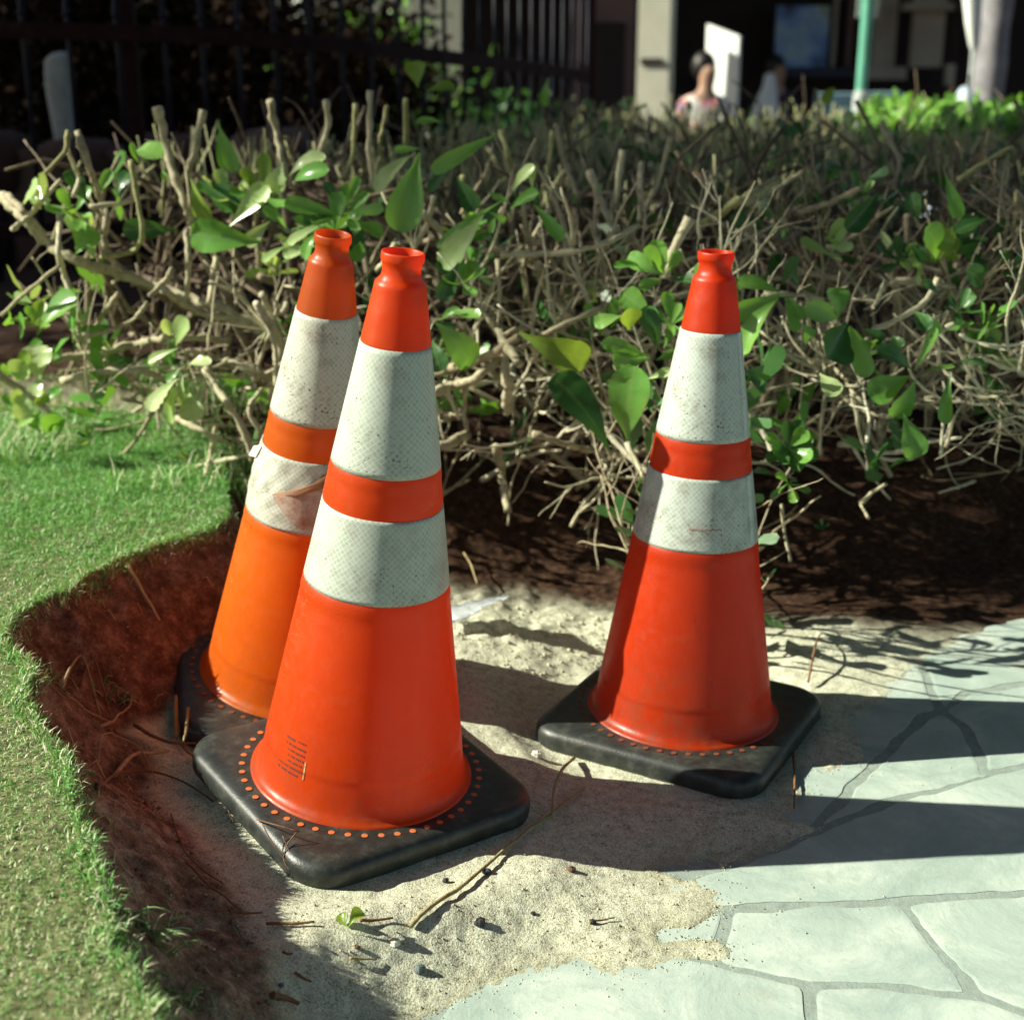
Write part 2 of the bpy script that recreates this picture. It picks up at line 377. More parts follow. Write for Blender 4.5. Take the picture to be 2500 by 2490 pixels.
SAND_PX = [(860,2640),(1035,2479),(1250,2398),(1330,2368),(1366,2353),(1412,2356),(1460,2376),(1509,2389),(1560,2379),(1612,2363),(1696,2343),(1780,2337),(1774,2311),(1742,2288),
           (1670,2295),(1612,2295),(1599,2279),(1625,2263),(1690,2266),(1768,2220),(1748,2182),(1696,2146),(1664,2154),(1599,2123),(1638,2104),(1742,2098),(1768,2116),
           (1819,2094),(1916,2059),(1988,2023),(1940,1995),(1970,1940),(1955,1885),(2035,1879),(2107,1857),(2093,1777),(2078,1734),(2150,1722),(2187,1661),(2332,1567),(2448,1524),(2700,1480)]
SAND = np.vstack([np.array([atz(*p, 0)[:2] for p in SAND_PX]), [[30, 2.9], [30, 60], [-30, 60], [-30, 0.2], [-0.22, 0.2]]])
def seg_sdf(x, y, poly):
    """distance to polygon, positive inside"""
    d = np.full(x.shape, 1e9); ins = np.zeros(x.shape, bool)
    for i in range(len(poly)):
        a = poly[i]; b = poly[(i + 1) % len(poly)]; e = b - a
        t = np.clip(((x - a[0]) * e[0] + (y - a[1]) * e[1]) / (e @ e + 1e-12), 0, 1)
        d = np.minimum(d, np.hypot(x - a[0] - t * e[0], y - a[1] - t * e[1]))
        c = ((a[1] > y) != (b[1] > y)) & (x < (b[0] - a[0]) * (y - a[1]) / (b[1] - a[1] + 1e-15) + a[0])
        ins ^= c
    return np.where(ins, d, -d)
# cone poses fitted to the photograph: base-top centre, lean to the right, lean towards the camera, turn of the base
CONES = dict(front=((-0.2028, 1.7610, CAM_H - 0.9361), 6.15, 3.78, -8), right=((0.2646, 2.0559, CAM_H - 0.9884), 1.79, 0.10, 17), left=((-0.3419, 2.1046, CAM_H - 0.9459), 8.03, 7.62, 58))
def ground(x, y, detail=True):
    x = np.asarray(x, float); y = np.asarray(y, float)
    dl = seg_sdf(x, y, LAWN) + 0.010 * fbm(x, y, 22, 3) + 0.02 * fbm(x, y, 6, 2, 3.0)
    ds = seg_sdf(x, y, SAND) + 0.008 * fbm(x, y, 40, 3, 5.0)
    fl = 0.004 + 0.058 * sm(0.22, -0.22, x) + 0.016 * fbm(x, y, 5, 3, 2.0) * sm(-.05, .25, ds) + .012 * sm(2.15, 2.5, y)
    mound = sm(2.62 - 0.12 * sm(0.3, -0.4, x) + 0.10 * sm(.5, 1.2, x), 3.1, y + 0.05 * fbm(x, y, 4, 3, 8.0)) * (0.17 + 0.07 * sm(-.2, -1., x))
    for k, (c, lx, ly, _) in CONES.items():
        pl = c[2] - 0.036 - math.tan(R(lx)) * (x - c[0]) + math.tan(R(ly)) * (y - c[1])
        r = np.hypot(x - c[0], y - c[1]); w = sm(0.30, 0.22, r)
        if k == 'right': fl = np.where(w > 0, np.minimum(fl, fl * (1 - w) + (pl - 0.004) * w), fl)
        else: fl = fl * (1 - w) + np.minimum(fl, pl - 0.001) * w
    z = fl * sm(0.0, 0.16, ds) + np.where(ds > 0, np.clip(-0.0004 + ds * 0.10, 0, 0.005), np.clip(-.0004 + ds * .5, -.03, 0)) + mound * sm(0, .25, ds)
    # bank
    H = lawn_h(y) - 0.004
    t = np.clip(-dl / (0.17 + 0.05 * fbm(x, y, 3, 2, 11.0)), 0, 1)
    steep = (1 - t) ** 1.7
    zb = z + np.maximum(H - z, 0) * steep
    z = np.where(dl > 0, H, zb)
    bank = np.where(dl > 0, 0, sm(0.0, 0.10, steep)) * sm(0.2, -0.05, x) * sm(3.0, 2.75, y)
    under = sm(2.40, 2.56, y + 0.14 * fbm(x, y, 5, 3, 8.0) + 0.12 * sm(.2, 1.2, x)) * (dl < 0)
    if detail:
        rough = 0.0022 + 0.004 * bank + 0.008 * sm(2.2, 2.35, y) * sm(.5, .2, x) * (dl < 0)
        z = z + rough * fbm(x, y, 38, 4, 1.0) * (ds > -0.02) + 0.0014 * fbm(x, y, 110, 2, 4.0) * (ds > -.02) + 0.022 * fbm(x, y, 11, 3, 6.) * bank
    far = np.clip((y - 4.2) * 0.09, 0, 1.05); z = z - far
    damp = np.exp(-np.clip(ds, 0, 1) / .028) * sm(-.35, .25, fbm(x, y, 7, 3, 13.)) * (y < 2.3)
    return z, (dl > -0.004).astype(float), np.clip(bank, 0, 1), np.clip(under, 0, 1), damp
def gz(x, y): return float(ground(np.array([x]), np.array([y]))[0][0])
xs = np.concatenate([np.linspace(-60, -8, 14)[:-1], np.linspace(-8, -1.25, 34)[:-1], np.arange(-1.25, -0.95, 0.012), np.arange(-0.95, 0.75, 0.0052), np.arange(0.75, 1.3, 0.014), np.linspace(1.3, 8, 34), np.linspace(8, 60, 14)[1:]])
ys = np.concatenate([np.linspace(0.25, 1.05, 12)[:-1], np.arange(1.05, 2.75, 0.0052), np.arange(2.75, 3.4, 0.012), np.linspace(3.4, 9, 40), np.linspace(9, 110, 20)[1:]])
GX, GY = np.meshgrid(xs, ys, indexing='xy')
Z, la, ba, un, da_ = ground(GX.ravel(), GY.ravel())
nx, ny = len(xs), len(ys)
idx = np.arange(nx * ny).reshape(ny, nx)
F = np.stack([idx[:-1, :-1], idx[:-1, 1:], idx[1:, 1:], idx[1:, :-1]], -1).reshape(-1, 4)
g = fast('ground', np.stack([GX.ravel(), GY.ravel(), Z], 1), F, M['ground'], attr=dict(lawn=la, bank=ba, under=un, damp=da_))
tag(g, 'sandy pit, soil bank and bare ground under lawn and hedge', kind='structure')

# ------------------------------------------------------------------ paving of irregular flagstones
pav = MB(); pav.add([(-0.35, 0.2, -0.0011), (8, 0.2, -0.0011), (8, 3.4, -0.0011), (-0.35, 3.4, -0.0011)], [(0, 1, 2, 3)])
pave = pav.build('pavement', M['mortar'], smooth=False)
tag(pave, 'pale grey mortar bed between irregular flagstones', kind='structure')
def gp(*pts): return [tuple(atz(px, py, 0)[:2]) for px, py in pts]
N = dict(n1=(1771,2215), n3=(2190,2199), n2=(2620,2172), n4=(2389,2436), n5=(1748,2352), n6=(1975,2404), n7=(2156,2405), n8=(2640,2520), n9=(2000,2640),
         p0=(1480,2200), p1=(1664,2149), p2=(1761,2117), p3=(1991,2024), p4=(2165,1959), p5=(2448,1882), p6=(2640,1830), q1=(2095,1905), q2=(2259,1745), q3=(2303,1734), q4=(2361,1785), q5=(2412,1890))
n = N
STONES = [
 gp(n['p0'], n['p1'], n['p2'], n['p3'], n['p4'], n['p5'], n['p6'], n['n2'], n['n3'], n['n1'], (1560,2235)),
 gp(n['n1'], n['n3'], n['n4'], n['n7'], n['n6'], n['n5']),
 gp(n['n3'], n['n2'], n['n8'], n['n4']),
 gp((1100,2420), (1400,2290), n['n5'], n['n6'], n['n9'], (1200,2900), (700,2900)),
 gp(n['n6'], n['n7'], n['n4'], n['n8'], (2700,2900), (2080,2900), n['n9']),
 gp((1400,2290), (1560,2235), n['n1'], n['n5']),
 gp(n['p3'], n['q1'], n['q2'], n['q3'], n['q4'], n['q5'], n['p5'], n['p4']),
 gp(n['q5'], n['q4'], n['q3'], (2360,1690), (2700,1640), n['p6'], n['p5']),
 gp((1900,1800), (2050,1650), (2240,1600), n['q3'], n['q2'], n['q1'], n['p3'], (1850,2000)),
 gp((2240,1600), (2420,1500), (2700,1440), (2700,1640), (2360,1690), n['q3']),
 gp((2050,1650), (2150,1500), (2420,1500), (2240,1600)),
]
rs = random.Random(4)
def P2(x, y): return (x, y)
# stones beyond the right and bottom edge of the photograph
for gx in range(5):
    for gy in range(6):
        x0, y0 = 0.98 + gx * 0.55 + rs.uniform(-.04, .04), 0.3 + gy * 0.5 + rs.uniform(-.05, .05)
        STONES.append([(x0, y0), (x0 + .5, y0 + rs.uniform(-.05, .05)), (x0 + .53, y0 + .46), (x0 + .2, y0 + .48), (x0 - .02, y0 + .44)])
STONES.append([(-.1,.3),(.4,.28),(.45,.62),(.1,.72),(-.15,.6)]); STONES.append([(.48,.3),(.93,.28),(.94,.78),(.5,.75)])
STONES.append([(-.1,.75),(.12,.78),(.48,.68),(.5,1.0),(.1,1.08),(-.18,.98)])
def inset(poly, d):
    P = np.array(poly, float)
    A = 0.5 * np.sum(P[:, 0] * np.roll(P[:, 1], -1) - np.roll(P[:, 0], -1) * P[:, 1])
    if A < 0: P = P[::-1]
    out = []
    for i in range(len(P)):
        a, b, c = P[i - 1], P[i], P[(i + 1) % len(P)]
        e1 = (b - a) / np.linalg.norm(b - a); e2 = (c - b) / np.linalg.norm(c - b)
        n1 = np.array([-e1[1], e1[0]]); n2 = np.array([-e2[1], e2[0]])
        m = n1 + n2; m /= np.linalg.norm(m); k = d / max(0.45, m @ n1)
        out.append(b + m * k)
    return np.array(out)
def ragged(P, step, amp, seed):
    out = []
    for i in range(len(P)):
        a, b = P[i], P[(i + 1) % len(P)]; L = np.linalg.norm(b - a); k = max(1, int(L / step))
        for j in range(k): out.append(a + (b - a) * (j / k))
    out = np.array(out); f = 0.5 * (out + np.roll(out, 1, 0)); out = 0.5 * out + 0.25 * (np.roll(out, 1, 0) + np.roll(out, -1, 0))
    out[:, 0] += amp * fbm(out[:, 0], out[:, 1], 16, 3, seed); out[:, 1] += amp * fbm(out[:, 0], out[:, 1], 16, 3, seed + 31.)
    return out
for i, s in enumerate(STONES):
    P = ragged(inset(s, 0.0082), 0.008, 0.010, i * 3.1); Q = ragged(inset(s, 0.0082), 0.008, 0.010, i * 3.1)
    c = Q.mean(0); Q = c + (Q - c) * (1 - 0.004 / max(.08, np.abs(Q - c).mean()))
    k = len(P); z = rs.uniform(-.0003, .0005)
    V = [(x, y, -0.03) for x, y in P] + [(x, y, z - 0.0004) for x, y in P] + [(x, y, z) for x, y in Q]
    Fs = [tuple(range(2 * k, 3 * k))] + [(a, (a + 1) % k, k + (a + 1) % k, k + a) for a in range(k)] + [(k + a, k + (a + 1) % k, 2 * k + (a + 1) % k, 2 * k + a) for a in range(k)]
    make('flagstone', V, Fs, M['stone'], pave, smooth=False)

# ------------------------------------------------------------------ lawn grass
def grass_mesh(name, X, Y, Zg, L, W, lean, shade, parent=None):
    n = len(X); a = rng.uniform(0, 2 * math.pi, n); b = rng.uniform(0, 2 * math.pi, n)
    ux, uy = np.cos(a), np.sin(a); lx, ly = np.cos(b) * lean, np.sin(b) * lean
    base = np.stack([X, Y, Zg], 1)
    side = np.stack([ux * W, uy * W, 0 * W], 1)
    midp = base + np.stack([lx * L * .35, ly * L * .35, L * .55], 1)
    tip = base + np.stack([lx * L, ly * L, L * np.sqrt(np.clip(1 - 0.5 * lean ** 2, .15, 1))], 1)
    V = np.stack([base - side, base + side, midp + side * .8, midp - side * .8, tip], 1).reshape(-1, 3)
    i = np.arange(n) * 5
    F = np.concatenate([np.stack([i, i + 1, i + 2], 1), np.stack([i, i + 2, i + 3], 1), np.stack([i + 3, i + 2, i + 4], 1)])
    return fast(name, V, F, M['grass'], parent, smooth=False, attr=dict(rnd=np.repeat(shade, 5)))
nb = 420000
X = rng.uniform(-1.5, -0.15, nb); Y = rng.uniform(1.0, 3.3, nb)
Zg, la = ground(X, Y)[:2]
dens = np.clip(0.80 + 0.5 * fbm(X, Y, 9, 3, 2.0) + 0.5 * fbm(X, Y, 40, 2, 9.), 0.45, 1)
k = (la > 0.5) & (rng.random(nb) < dens) & (X > -0.62 * Y - 0.05)
X, Y, Zg = X[k], Y[k], Zg[k]; n_ = len(X)
L = rng.uniform(0.004, 0.0095, n_) * (0.9 + 0.9 * sm(1.9, 2.6, Y)); lean = rng.uniform(0.3, 1.25, n_)
strawp = 0.55 - 0.49 * sm(1.6, 2.4, Y) + 0.5 * fbm(X, Y, 7, 2, 21.)
shade = np.where(rng.random(n_) < strawp, rng.uniform(0.78, 1.0, n_), rng.uniform(0.0, 0.74, n_))
o = grass_mesh('lawn_grass', X, Y, Zg - .002, L, rng.uniform(0.00055, 0.0010, n_), lean, shade)
tag(o, 'short sunlit green and straw coloured lawn grass', 'grass', kind='stuff')
# shaggy fringe hanging over the cut edge, and tufts on the bank
ne = 5200
pi = rng.integers(0, len(edge) - 1, ne); tt = rng.random(ne)[:, None]
E = edge[pi] * (1 - tt) + edge[pi + 1] * tt + rng.normal(0, 0.010, (ne, 2))
Zg = ground(E[:, 0], E[:, 1])[0]
o = grass_mesh('lawn_fringe', E[:, 0], E[:, 1], Zg - .002, rng.uniform(0.005, 0.019, ne), rng.uniform(0.0006, 0.0012, ne), rng.uniform(.4, 1.3, ne), np.where(rng.random(ne) < .5, rng.uniform(.75, 1, ne), rng.uniform(.1, .7, ne)))
tag(o, 'ragged fringe of grass along the broken lawn edge', 'grass', kind='stuff')
# coarse grass and straw at the hedge foot
nh = 9000
X = rng.uniform(-1.1, -0.30, nh); Y = rng.uniform(2.5, 3.15, nh); Zg = ground(X, Y)[0]
k = rng.random(nh) < sm(-.25, .2, fbm(X, Y, 6, 3, 4.)) * (0.35 + .65 * sm(2.55, 2.8, Y)) * (0.4 + .6 * sm(-.35, -.6, X)); X, Y, Zg = X[k], Y[k], Zg[k]; nn = len(X)
o = grass_mesh('rough_grass', X, Y, Zg - .003, rng.uniform(.025, .075, nn), rng.uniform(.0009, .0018, nn), rng.uniform(.3, 1.2, nn), np.where(rng.random(nn) < .5, rng.uniform(.76, 1, nn), rng.uniform(.1, .7, nn)))
tag(o, 'longer rough grass and straw at the hedge foot', 'grass', kind='stuff')

# ------------------------------------------------------------------ traffic cones
BODY = [(0.0195, 0.640), (0.0205, 0.672), (0.0225, 0.7005), (0.0236, 0.7024), (0.0250, 0.7020), (0.0256, 0.7000), (0.0258, 0.6930), (0.0252, 0.6908), (0.0236, 0.6885), (0.0229, 0.6830), (0.0230, 0.6780),
        (0.0244, 0.6725), (0.0275, 0.6685), (0.0303, 0.6655), (0.0312, 0.6625), (0.0316, 0.6585), (0.0330, 0.6500), (0.0420, 0.5960), (0.0424, 0.5935),
        (0.0418, 0.5920), (0.0670, 0.4420), (0.0681, 0.4400), (0.0690, 0.4350), (0.0702, 0.4280), (0.0699, 0.4255), (0.0712, 0.4180), (0.0750, 0.3930), (0.0746, 0.3890), (0.0915, 0.2855),
        (0.0930, 0.2838), (0.0941, 0.2770), (0.0955, 0.2690), (0.0951, 0.2660), (0.0968, 0.2560), (0.1290, 0.0600), (0.1302, 0.0525), (0.1300, 0.0515), (0.1312, 0.0440), (0.1340, 0.0250), (0.1362, 0.0130), (0.1395, 0.0065), (0.1440, 0.0030), (0.1474, 0.0016), (0.1482, -0.003)]
def rsq(a, c, nseg=9):
    """rounded square outline"""
    P = []
    for q in range(4):
        for j in range(nseg + 1):
            t = (q + j / nseg) * math.pi / 2
            cx = (a - c) * (1 if q in (0, 3) else -1); cy = (a - c) * (1 if q in (0, 1) else -1)
            P.append((cx + c * math.cos(t), cy + c * math.sin(t)))
    return np.array(P)
def base_mesh(chamf):
    rings = []
    O = rsq(0.178, chamf); nrm = O / np.linalg.norm(O, axis=1)[:, None]
    prof = [(0.030, -0.036), (0.0, -0.0355), (-0.0035, -0.030), (-0.0035, -0.014), (-0.001, -0.007), (0.005, -0.0025), (0.013, -0.0006), (0.026, 0.0)]
    V = []; k = len(O)
    for d, z in prof:
        S = (0.178 - d) / 0.178; V += [(x * S, y * S, z) for x, y in O]
    A = np.arctan2(O[:, 1], O[:, 0])
    for r in (0.143, 0.12): V += [(r * math.cos(a), r * math.sin(a), 0.0004) for a in A]
    m = len(V) // k; Fs = []
    for i in range(m - 1):
        for j in range(k): Fs.append((i * k + j, i * k + (j + 1) % k, (i + 1) * k + (j + 1) % k, (i + 1) * k + j))
    Fs.append(tuple(range(k))[::-1])
    return V, Fs
dotV = [(0.0042 * math.cos(a), 0.0042 * math.sin(a), z) for z in (0.0002, 0.0007) for a in np.arange(10) * 2 * math.pi / 10] + [(0, 0, .0008)]
dotF = [(j, (j + 1) % 10, 10 + (j + 1) % 10, 10 + j) for j in range(10)] + [(10 + j, 10 + (j + 1) % 10, 20) for j in range(10)]
dot_me = bpy.data.meshes.new('dot'); dot_me.from_pydata(dotV, [], dotF); dot_me.materials.append(M['dot']); dot_worn = dot_me.copy(); dot_worn.materials.clear(); dot_worn.materials.append(simple('dot_worn', (0.20, 0.055, 0.02), 0.7))
def collar(h0, h1, mat, root, wob=None):
    k = 22; prof = []
    def rr(h): return np.interp(h, [0.2846, 0.3893, 0.4406, 0.593], [0.0926, 0.0754, 0.0678, 0.0427]) + 0.0006
    prof = [(rr(h1) - 0.0014, h1)] + [(rr(h1 + (h0 - h1) * i / k), h1 + (h0 - h1) * i / k) for i in range(k + 1)] + [(rr(h0) - 0.0014, h0)]
    V, Fs = lathe(prof, 96, wob)
    o = make('reflective_collar', V, Fs, mat, root)
    uv = o.data.uv_layers.new(name='UVMap'); rm = rr((h0 + h1) / 2); nseg = 96
    lv = np.empty(len(o.data.loops), np.int32); o.data.loops.foreach_get('vertex_index', lv)
    UV = np.empty((len(lv), 2), np.float32)
    for p in o.data.polygons:
        js = [int(lv[li]) % nseg for li in p.loop_indices]; wrap = max(js) - min(js) > nseg / 2
        for li, j in zip(p.loop_indices, js):
            jj = j + nseg if (wrap and j < nseg / 2) else j
            UV[li] = (jj * 2 * math.pi / nseg * rm, o.data.vertices[int(lv[li])].co.z)
    uv.data.foreach_set('uv', UV.ravel())
    return o
def strips(rows, root, mat, name, th=0.0009):
    """flat print wrapped on the cone: rows of (angle, h, arc length, stroke height, slope)"""
    mb = MB()
    for (a, h, arc, sh, sl) in rows:
        def r_(hh): return np.interp(hh, [0.02, 0.2846, 0.44], [0.1345, 0.0926, 0.0678]) + th
        k = 3; V = []
        for i in range(k + 1):
            s = arc * i / k
            for hh in (h + s * sl, h + s * sl + sh):
                r = r_(hh); an = a + s / r; V.append((r * math.cos(an), r * math.sin(an), hh))
        mb.add(V, [(2 * i, 2 * i + 2, 2 * i + 3, 2 * i + 1) for i in range(k)])
    return mb.build(name, mat, root, smooth=False)
ROOTS = {}
def make_cone(key, label, m_body, m_col, chamf, seed):
    (c, lx, ly, turn) = CONES[key]
    root = empty('traffic_cone', c, label, 'traffic cone', 'orange traffic cones')
    ax = Vector((math.tan(R(lx)), -math.tan(R(ly)), 1)).normalized()
    u = (Vector((1, 0, 0)) - ax * ax.x).normalized(); v = ax.cross(u)
    root.rotation_euler = Matrix((u, v, ax)).transposed().to_euler()
    rr_ = random.Random(seed)
    ph = rr_.uniform(0, 6)
    V, Fs = lathe(BODY, 96, lambda a, z: 0.0006 * np.sin(2 * a + ph) * (1 - z) + 0.0003 * np.sin(5 * a + z * 9 + ph))
    make('cone_body', V, Fs, m_body, root)
    V, Fs = base_mesh(chamf); a = R(turn + 45)
    rot = np.array([[math.cos(a), -math.sin(a)], [math.sin(a), math.cos(a)]])
    V = np.array(V); V[:, :2] = V[:, :2] @ rot.T; V[:, 2] += 0.0012 * fbm(V[:, 0], V[:, 1], 12, 3, seed) * (V[:, 2] > -.03)
    b = make('base', V, Fs, M['rubber'], root)
    for i in range(48):
        d = link('dot', dot_me if key == 'front' else dot_worn, None, b); an = i * 2 * math.pi / 48 + ph
        d.location = (0.1592 * math.cos(an), 0.1592 * math.sin(an), 0.0002)
    up_ = collar(0.4406, 0.593, m_col, root)
    if key == 'left':
        lo_ = collar(0.2846, 0.3893, m_col, root, lambda a, z: 0.0008 + np.clip(np.sin(math.pi * (z - .2846) / .1047), 0, 1) * (0.0024 + 0.0012 * np.sin(a * 3 + z * 40) * np.sin(z * 55 + a) + 0.0010 * np.sin(a * 9 + z * 110) + .0008 * np.sin(a * 17 - z * 170)))
        tag(lo_, 'wrinkled torn lower reflective collar')
    else: collar(0.2846, 0.3893, m_col, root)
    ROOTS[key] = root
    return root
cf = make_cone('front', 'nearest orange cone with printed warning text near its sunlit foot', M['orange_front'], M['collar_front'], 0.058, 3)
cr = make_cone('right', 'red orange cone standing alone at right, half on the paving', M['orange_right'], M['collar_right'], 0.050, 5)
cl = make_cone('left', 'faded yellowish orange cone behind the nearest one, its lower collar torn', M['orange_left'], M['collar_left'], 0.058, 9)
# small print on the front cone: a heading, a code, and lines of words (too small to read)
rows = []
A0 = R(180 + 31)
pr_ = random.Random(2)
def words(a, h, total, sh, lo, hi):
    s = 0
    while s < total:
        w = min(pr_.uniform(lo, hi), total - s); rows.append((a + s / 0.118, h + s * 0.02, w, sh, 0.02)); s += w + 0.0012
words(A0 + 0.085, 0.0860, 0.028, 0.0034, 0.0016, 0.0030)
for i in range(6): words(A0 + (0.0 if i < 4 else 0.03), 0.0785 - i * 0.0072, 0.056 - (0.008 if i == 5 else 0), 0.0028, 0.004, 0.011)
words(A0 + 0.36, 0.0885, 0.014, 0.0018, 0.001, 0.002)
strips(rows, cf, M['print'], 'printed_text')
strips([(A0 + 0.49, 0.044, 0.0020, 0.024, 0)], cf, M['straw'], 'label_scrap')
rows = [(R(256) + i * 0.05, 0.318 + 0.0006 * (i % 2), 0.0032, 0.0018, 0) for i in range(11)]
strips(rows, cr, M['print_red'], 'faded_print', 0.0012)
def seam(root, a, h0, h1, mat):
    mb = MB(); k = 8
    for i in range(k):
        for (ha, hb) in ((h0 + (h1 - h0) * i / k, h0 + (h1 - h0) * (i + 1) / k),):
            V = []
            for h in (ha, hb):
                r = np.interp(h, [0.2846, 0.3893, 0.4406, 0.593], [0.0926, 0.0754, 0.0678, 0.0427])
                for da, dr in ((0, 0.0004), (0.0, 0.0016), (0.004 / r * 4, 0.0018), (0.0045 / r * 4, 0.0004)): V.append(((r + dr) * math.cos(a + da), (r + dr) * math.sin(a + da), h))
            mb.add(V, [(0, 1, 5, 4), (1, 2, 6, 5), (2, 3, 7, 6)])
    return mb.build('collar_seam', mat, root)
seam(cr, R(-38), 0.287, 0.388, M['collar_right']); seam(cr, R(-38), 0.442, 0.592, M['collar_right'])
# torn flap on the left cone: a folded-down triangle of sheeting and the bare brown patch it uncovered
def on_cone(root_a, h, dr):
    r = float(np.interp(h, [0.2846, 0.3893], [0.0926, 0.0754])) + dr; return (r * math.cos(root_a), r * math.sin(root_a), h)
fa = R(243)
mb = MB(); pts = [on_cone(fa + R(52), 0.382, 0.0078), on_cone(fa - R(4), 0.335, 0.0078), on_cone(fa + R(44), 0.360, 0.013), on_cone(fa + R(58), 0.374, 0.011), on_cone(fa + R(20), 0.345, 0.011)]
mb.add(pts, [(0, 1, 4), (0, 4, 2), (0, 2, 3)])
fl = mb.build('torn_flap', M['flap'], cl); s_ = fl.modifiers.new('t', 'SOLIDIFY'); s_.thickness = 0.001
mb = MB(); V = []; Fq = []
for i in range(9):
    a = fa + R(-2 + i * 6.5); top = 0.334 + 0.046 * i / 9; bot = 0.330 - 0.034 * min(1, i / 4)
    V += [on_cone(a, bot, 0.0072), on_cone(a, top, 0.0072)]
Fq = [(2 * i, 2 * i + 2, 2 * i + 3, 2 * i + 1) for i in range(8)]
mb.add(V, Fq); t = NT('adhesive_patch'); f = t.noise(70, 5, 0.7)
t.color(t.ramp(f, [(0.35, (0.36, 0.17, 0.10)), (0.6, (0.50, 0.40, 0.32))])).set(Roughness=0.8); mb.build('bare_patch', t.m, cl)
# a loose tatter of sheeting on the sunlit side
mb = MB(); a = R(192); mb.add([on_cone(a, 0.382, 0.003), on_cone(a + R(10), 0.386, 0.003), on_cone(a - R(4), 0.362, 0.014), on_cone(a - R(12), 0.372, 0.010), on_cone(a + R(6), 0.366, 0.006)], [(0, 3, 2, 4), (0, 4, 1)])
mb.build('loose_tatter', M['collar_left'], cl)

# ------------------------------------------------------------------ hedge
HB = Vector((0.4, 3.4, 0.15))
hedge = empty('hedge', HB, 'clipped woody hedge of bare tan stems and fleshy green leaves', 'hedge')
HI = inv_of(hedge)
def spline(pts, n):
    P = np.asarray(pts, float)
    if len(P) == 2: P = np.vstack([P[0], (P[0] + P[1]) / 2, P[1]])
    d = np.r_[0, np.cumsum(np.linalg.norm(np.diff(P, axis=0), axis=1))]; s = np.linspace(0, d[-1], n)
    Q = np.stack([np.interp(s, d, P[:, i]) for i in range(3)], 1)
    for _ in range(2): Q[1:-1] = 0.5 * Q[1:-1] + 0.25 * (Q[:-2] + Q[2:])
    return Q
def stem_geo(pts, r0, r1, sides=7, knob=0.22, n=None):
    L = np.linalg.norm(np.diff(np.asarray(pts), axis=0), axis=1).sum()
    n = n or max(5, int(L / 0.012)); Q = spline(pts, n)
    Q[1:-1] += rng.normal(0, r0 * 0.16, Q[1:-1].shape)
    rad = np.linspace(r0, r1, n) * (1 + knob * rng.uniform(-1, 1.2, n)); return tube(Q, rad, sides)
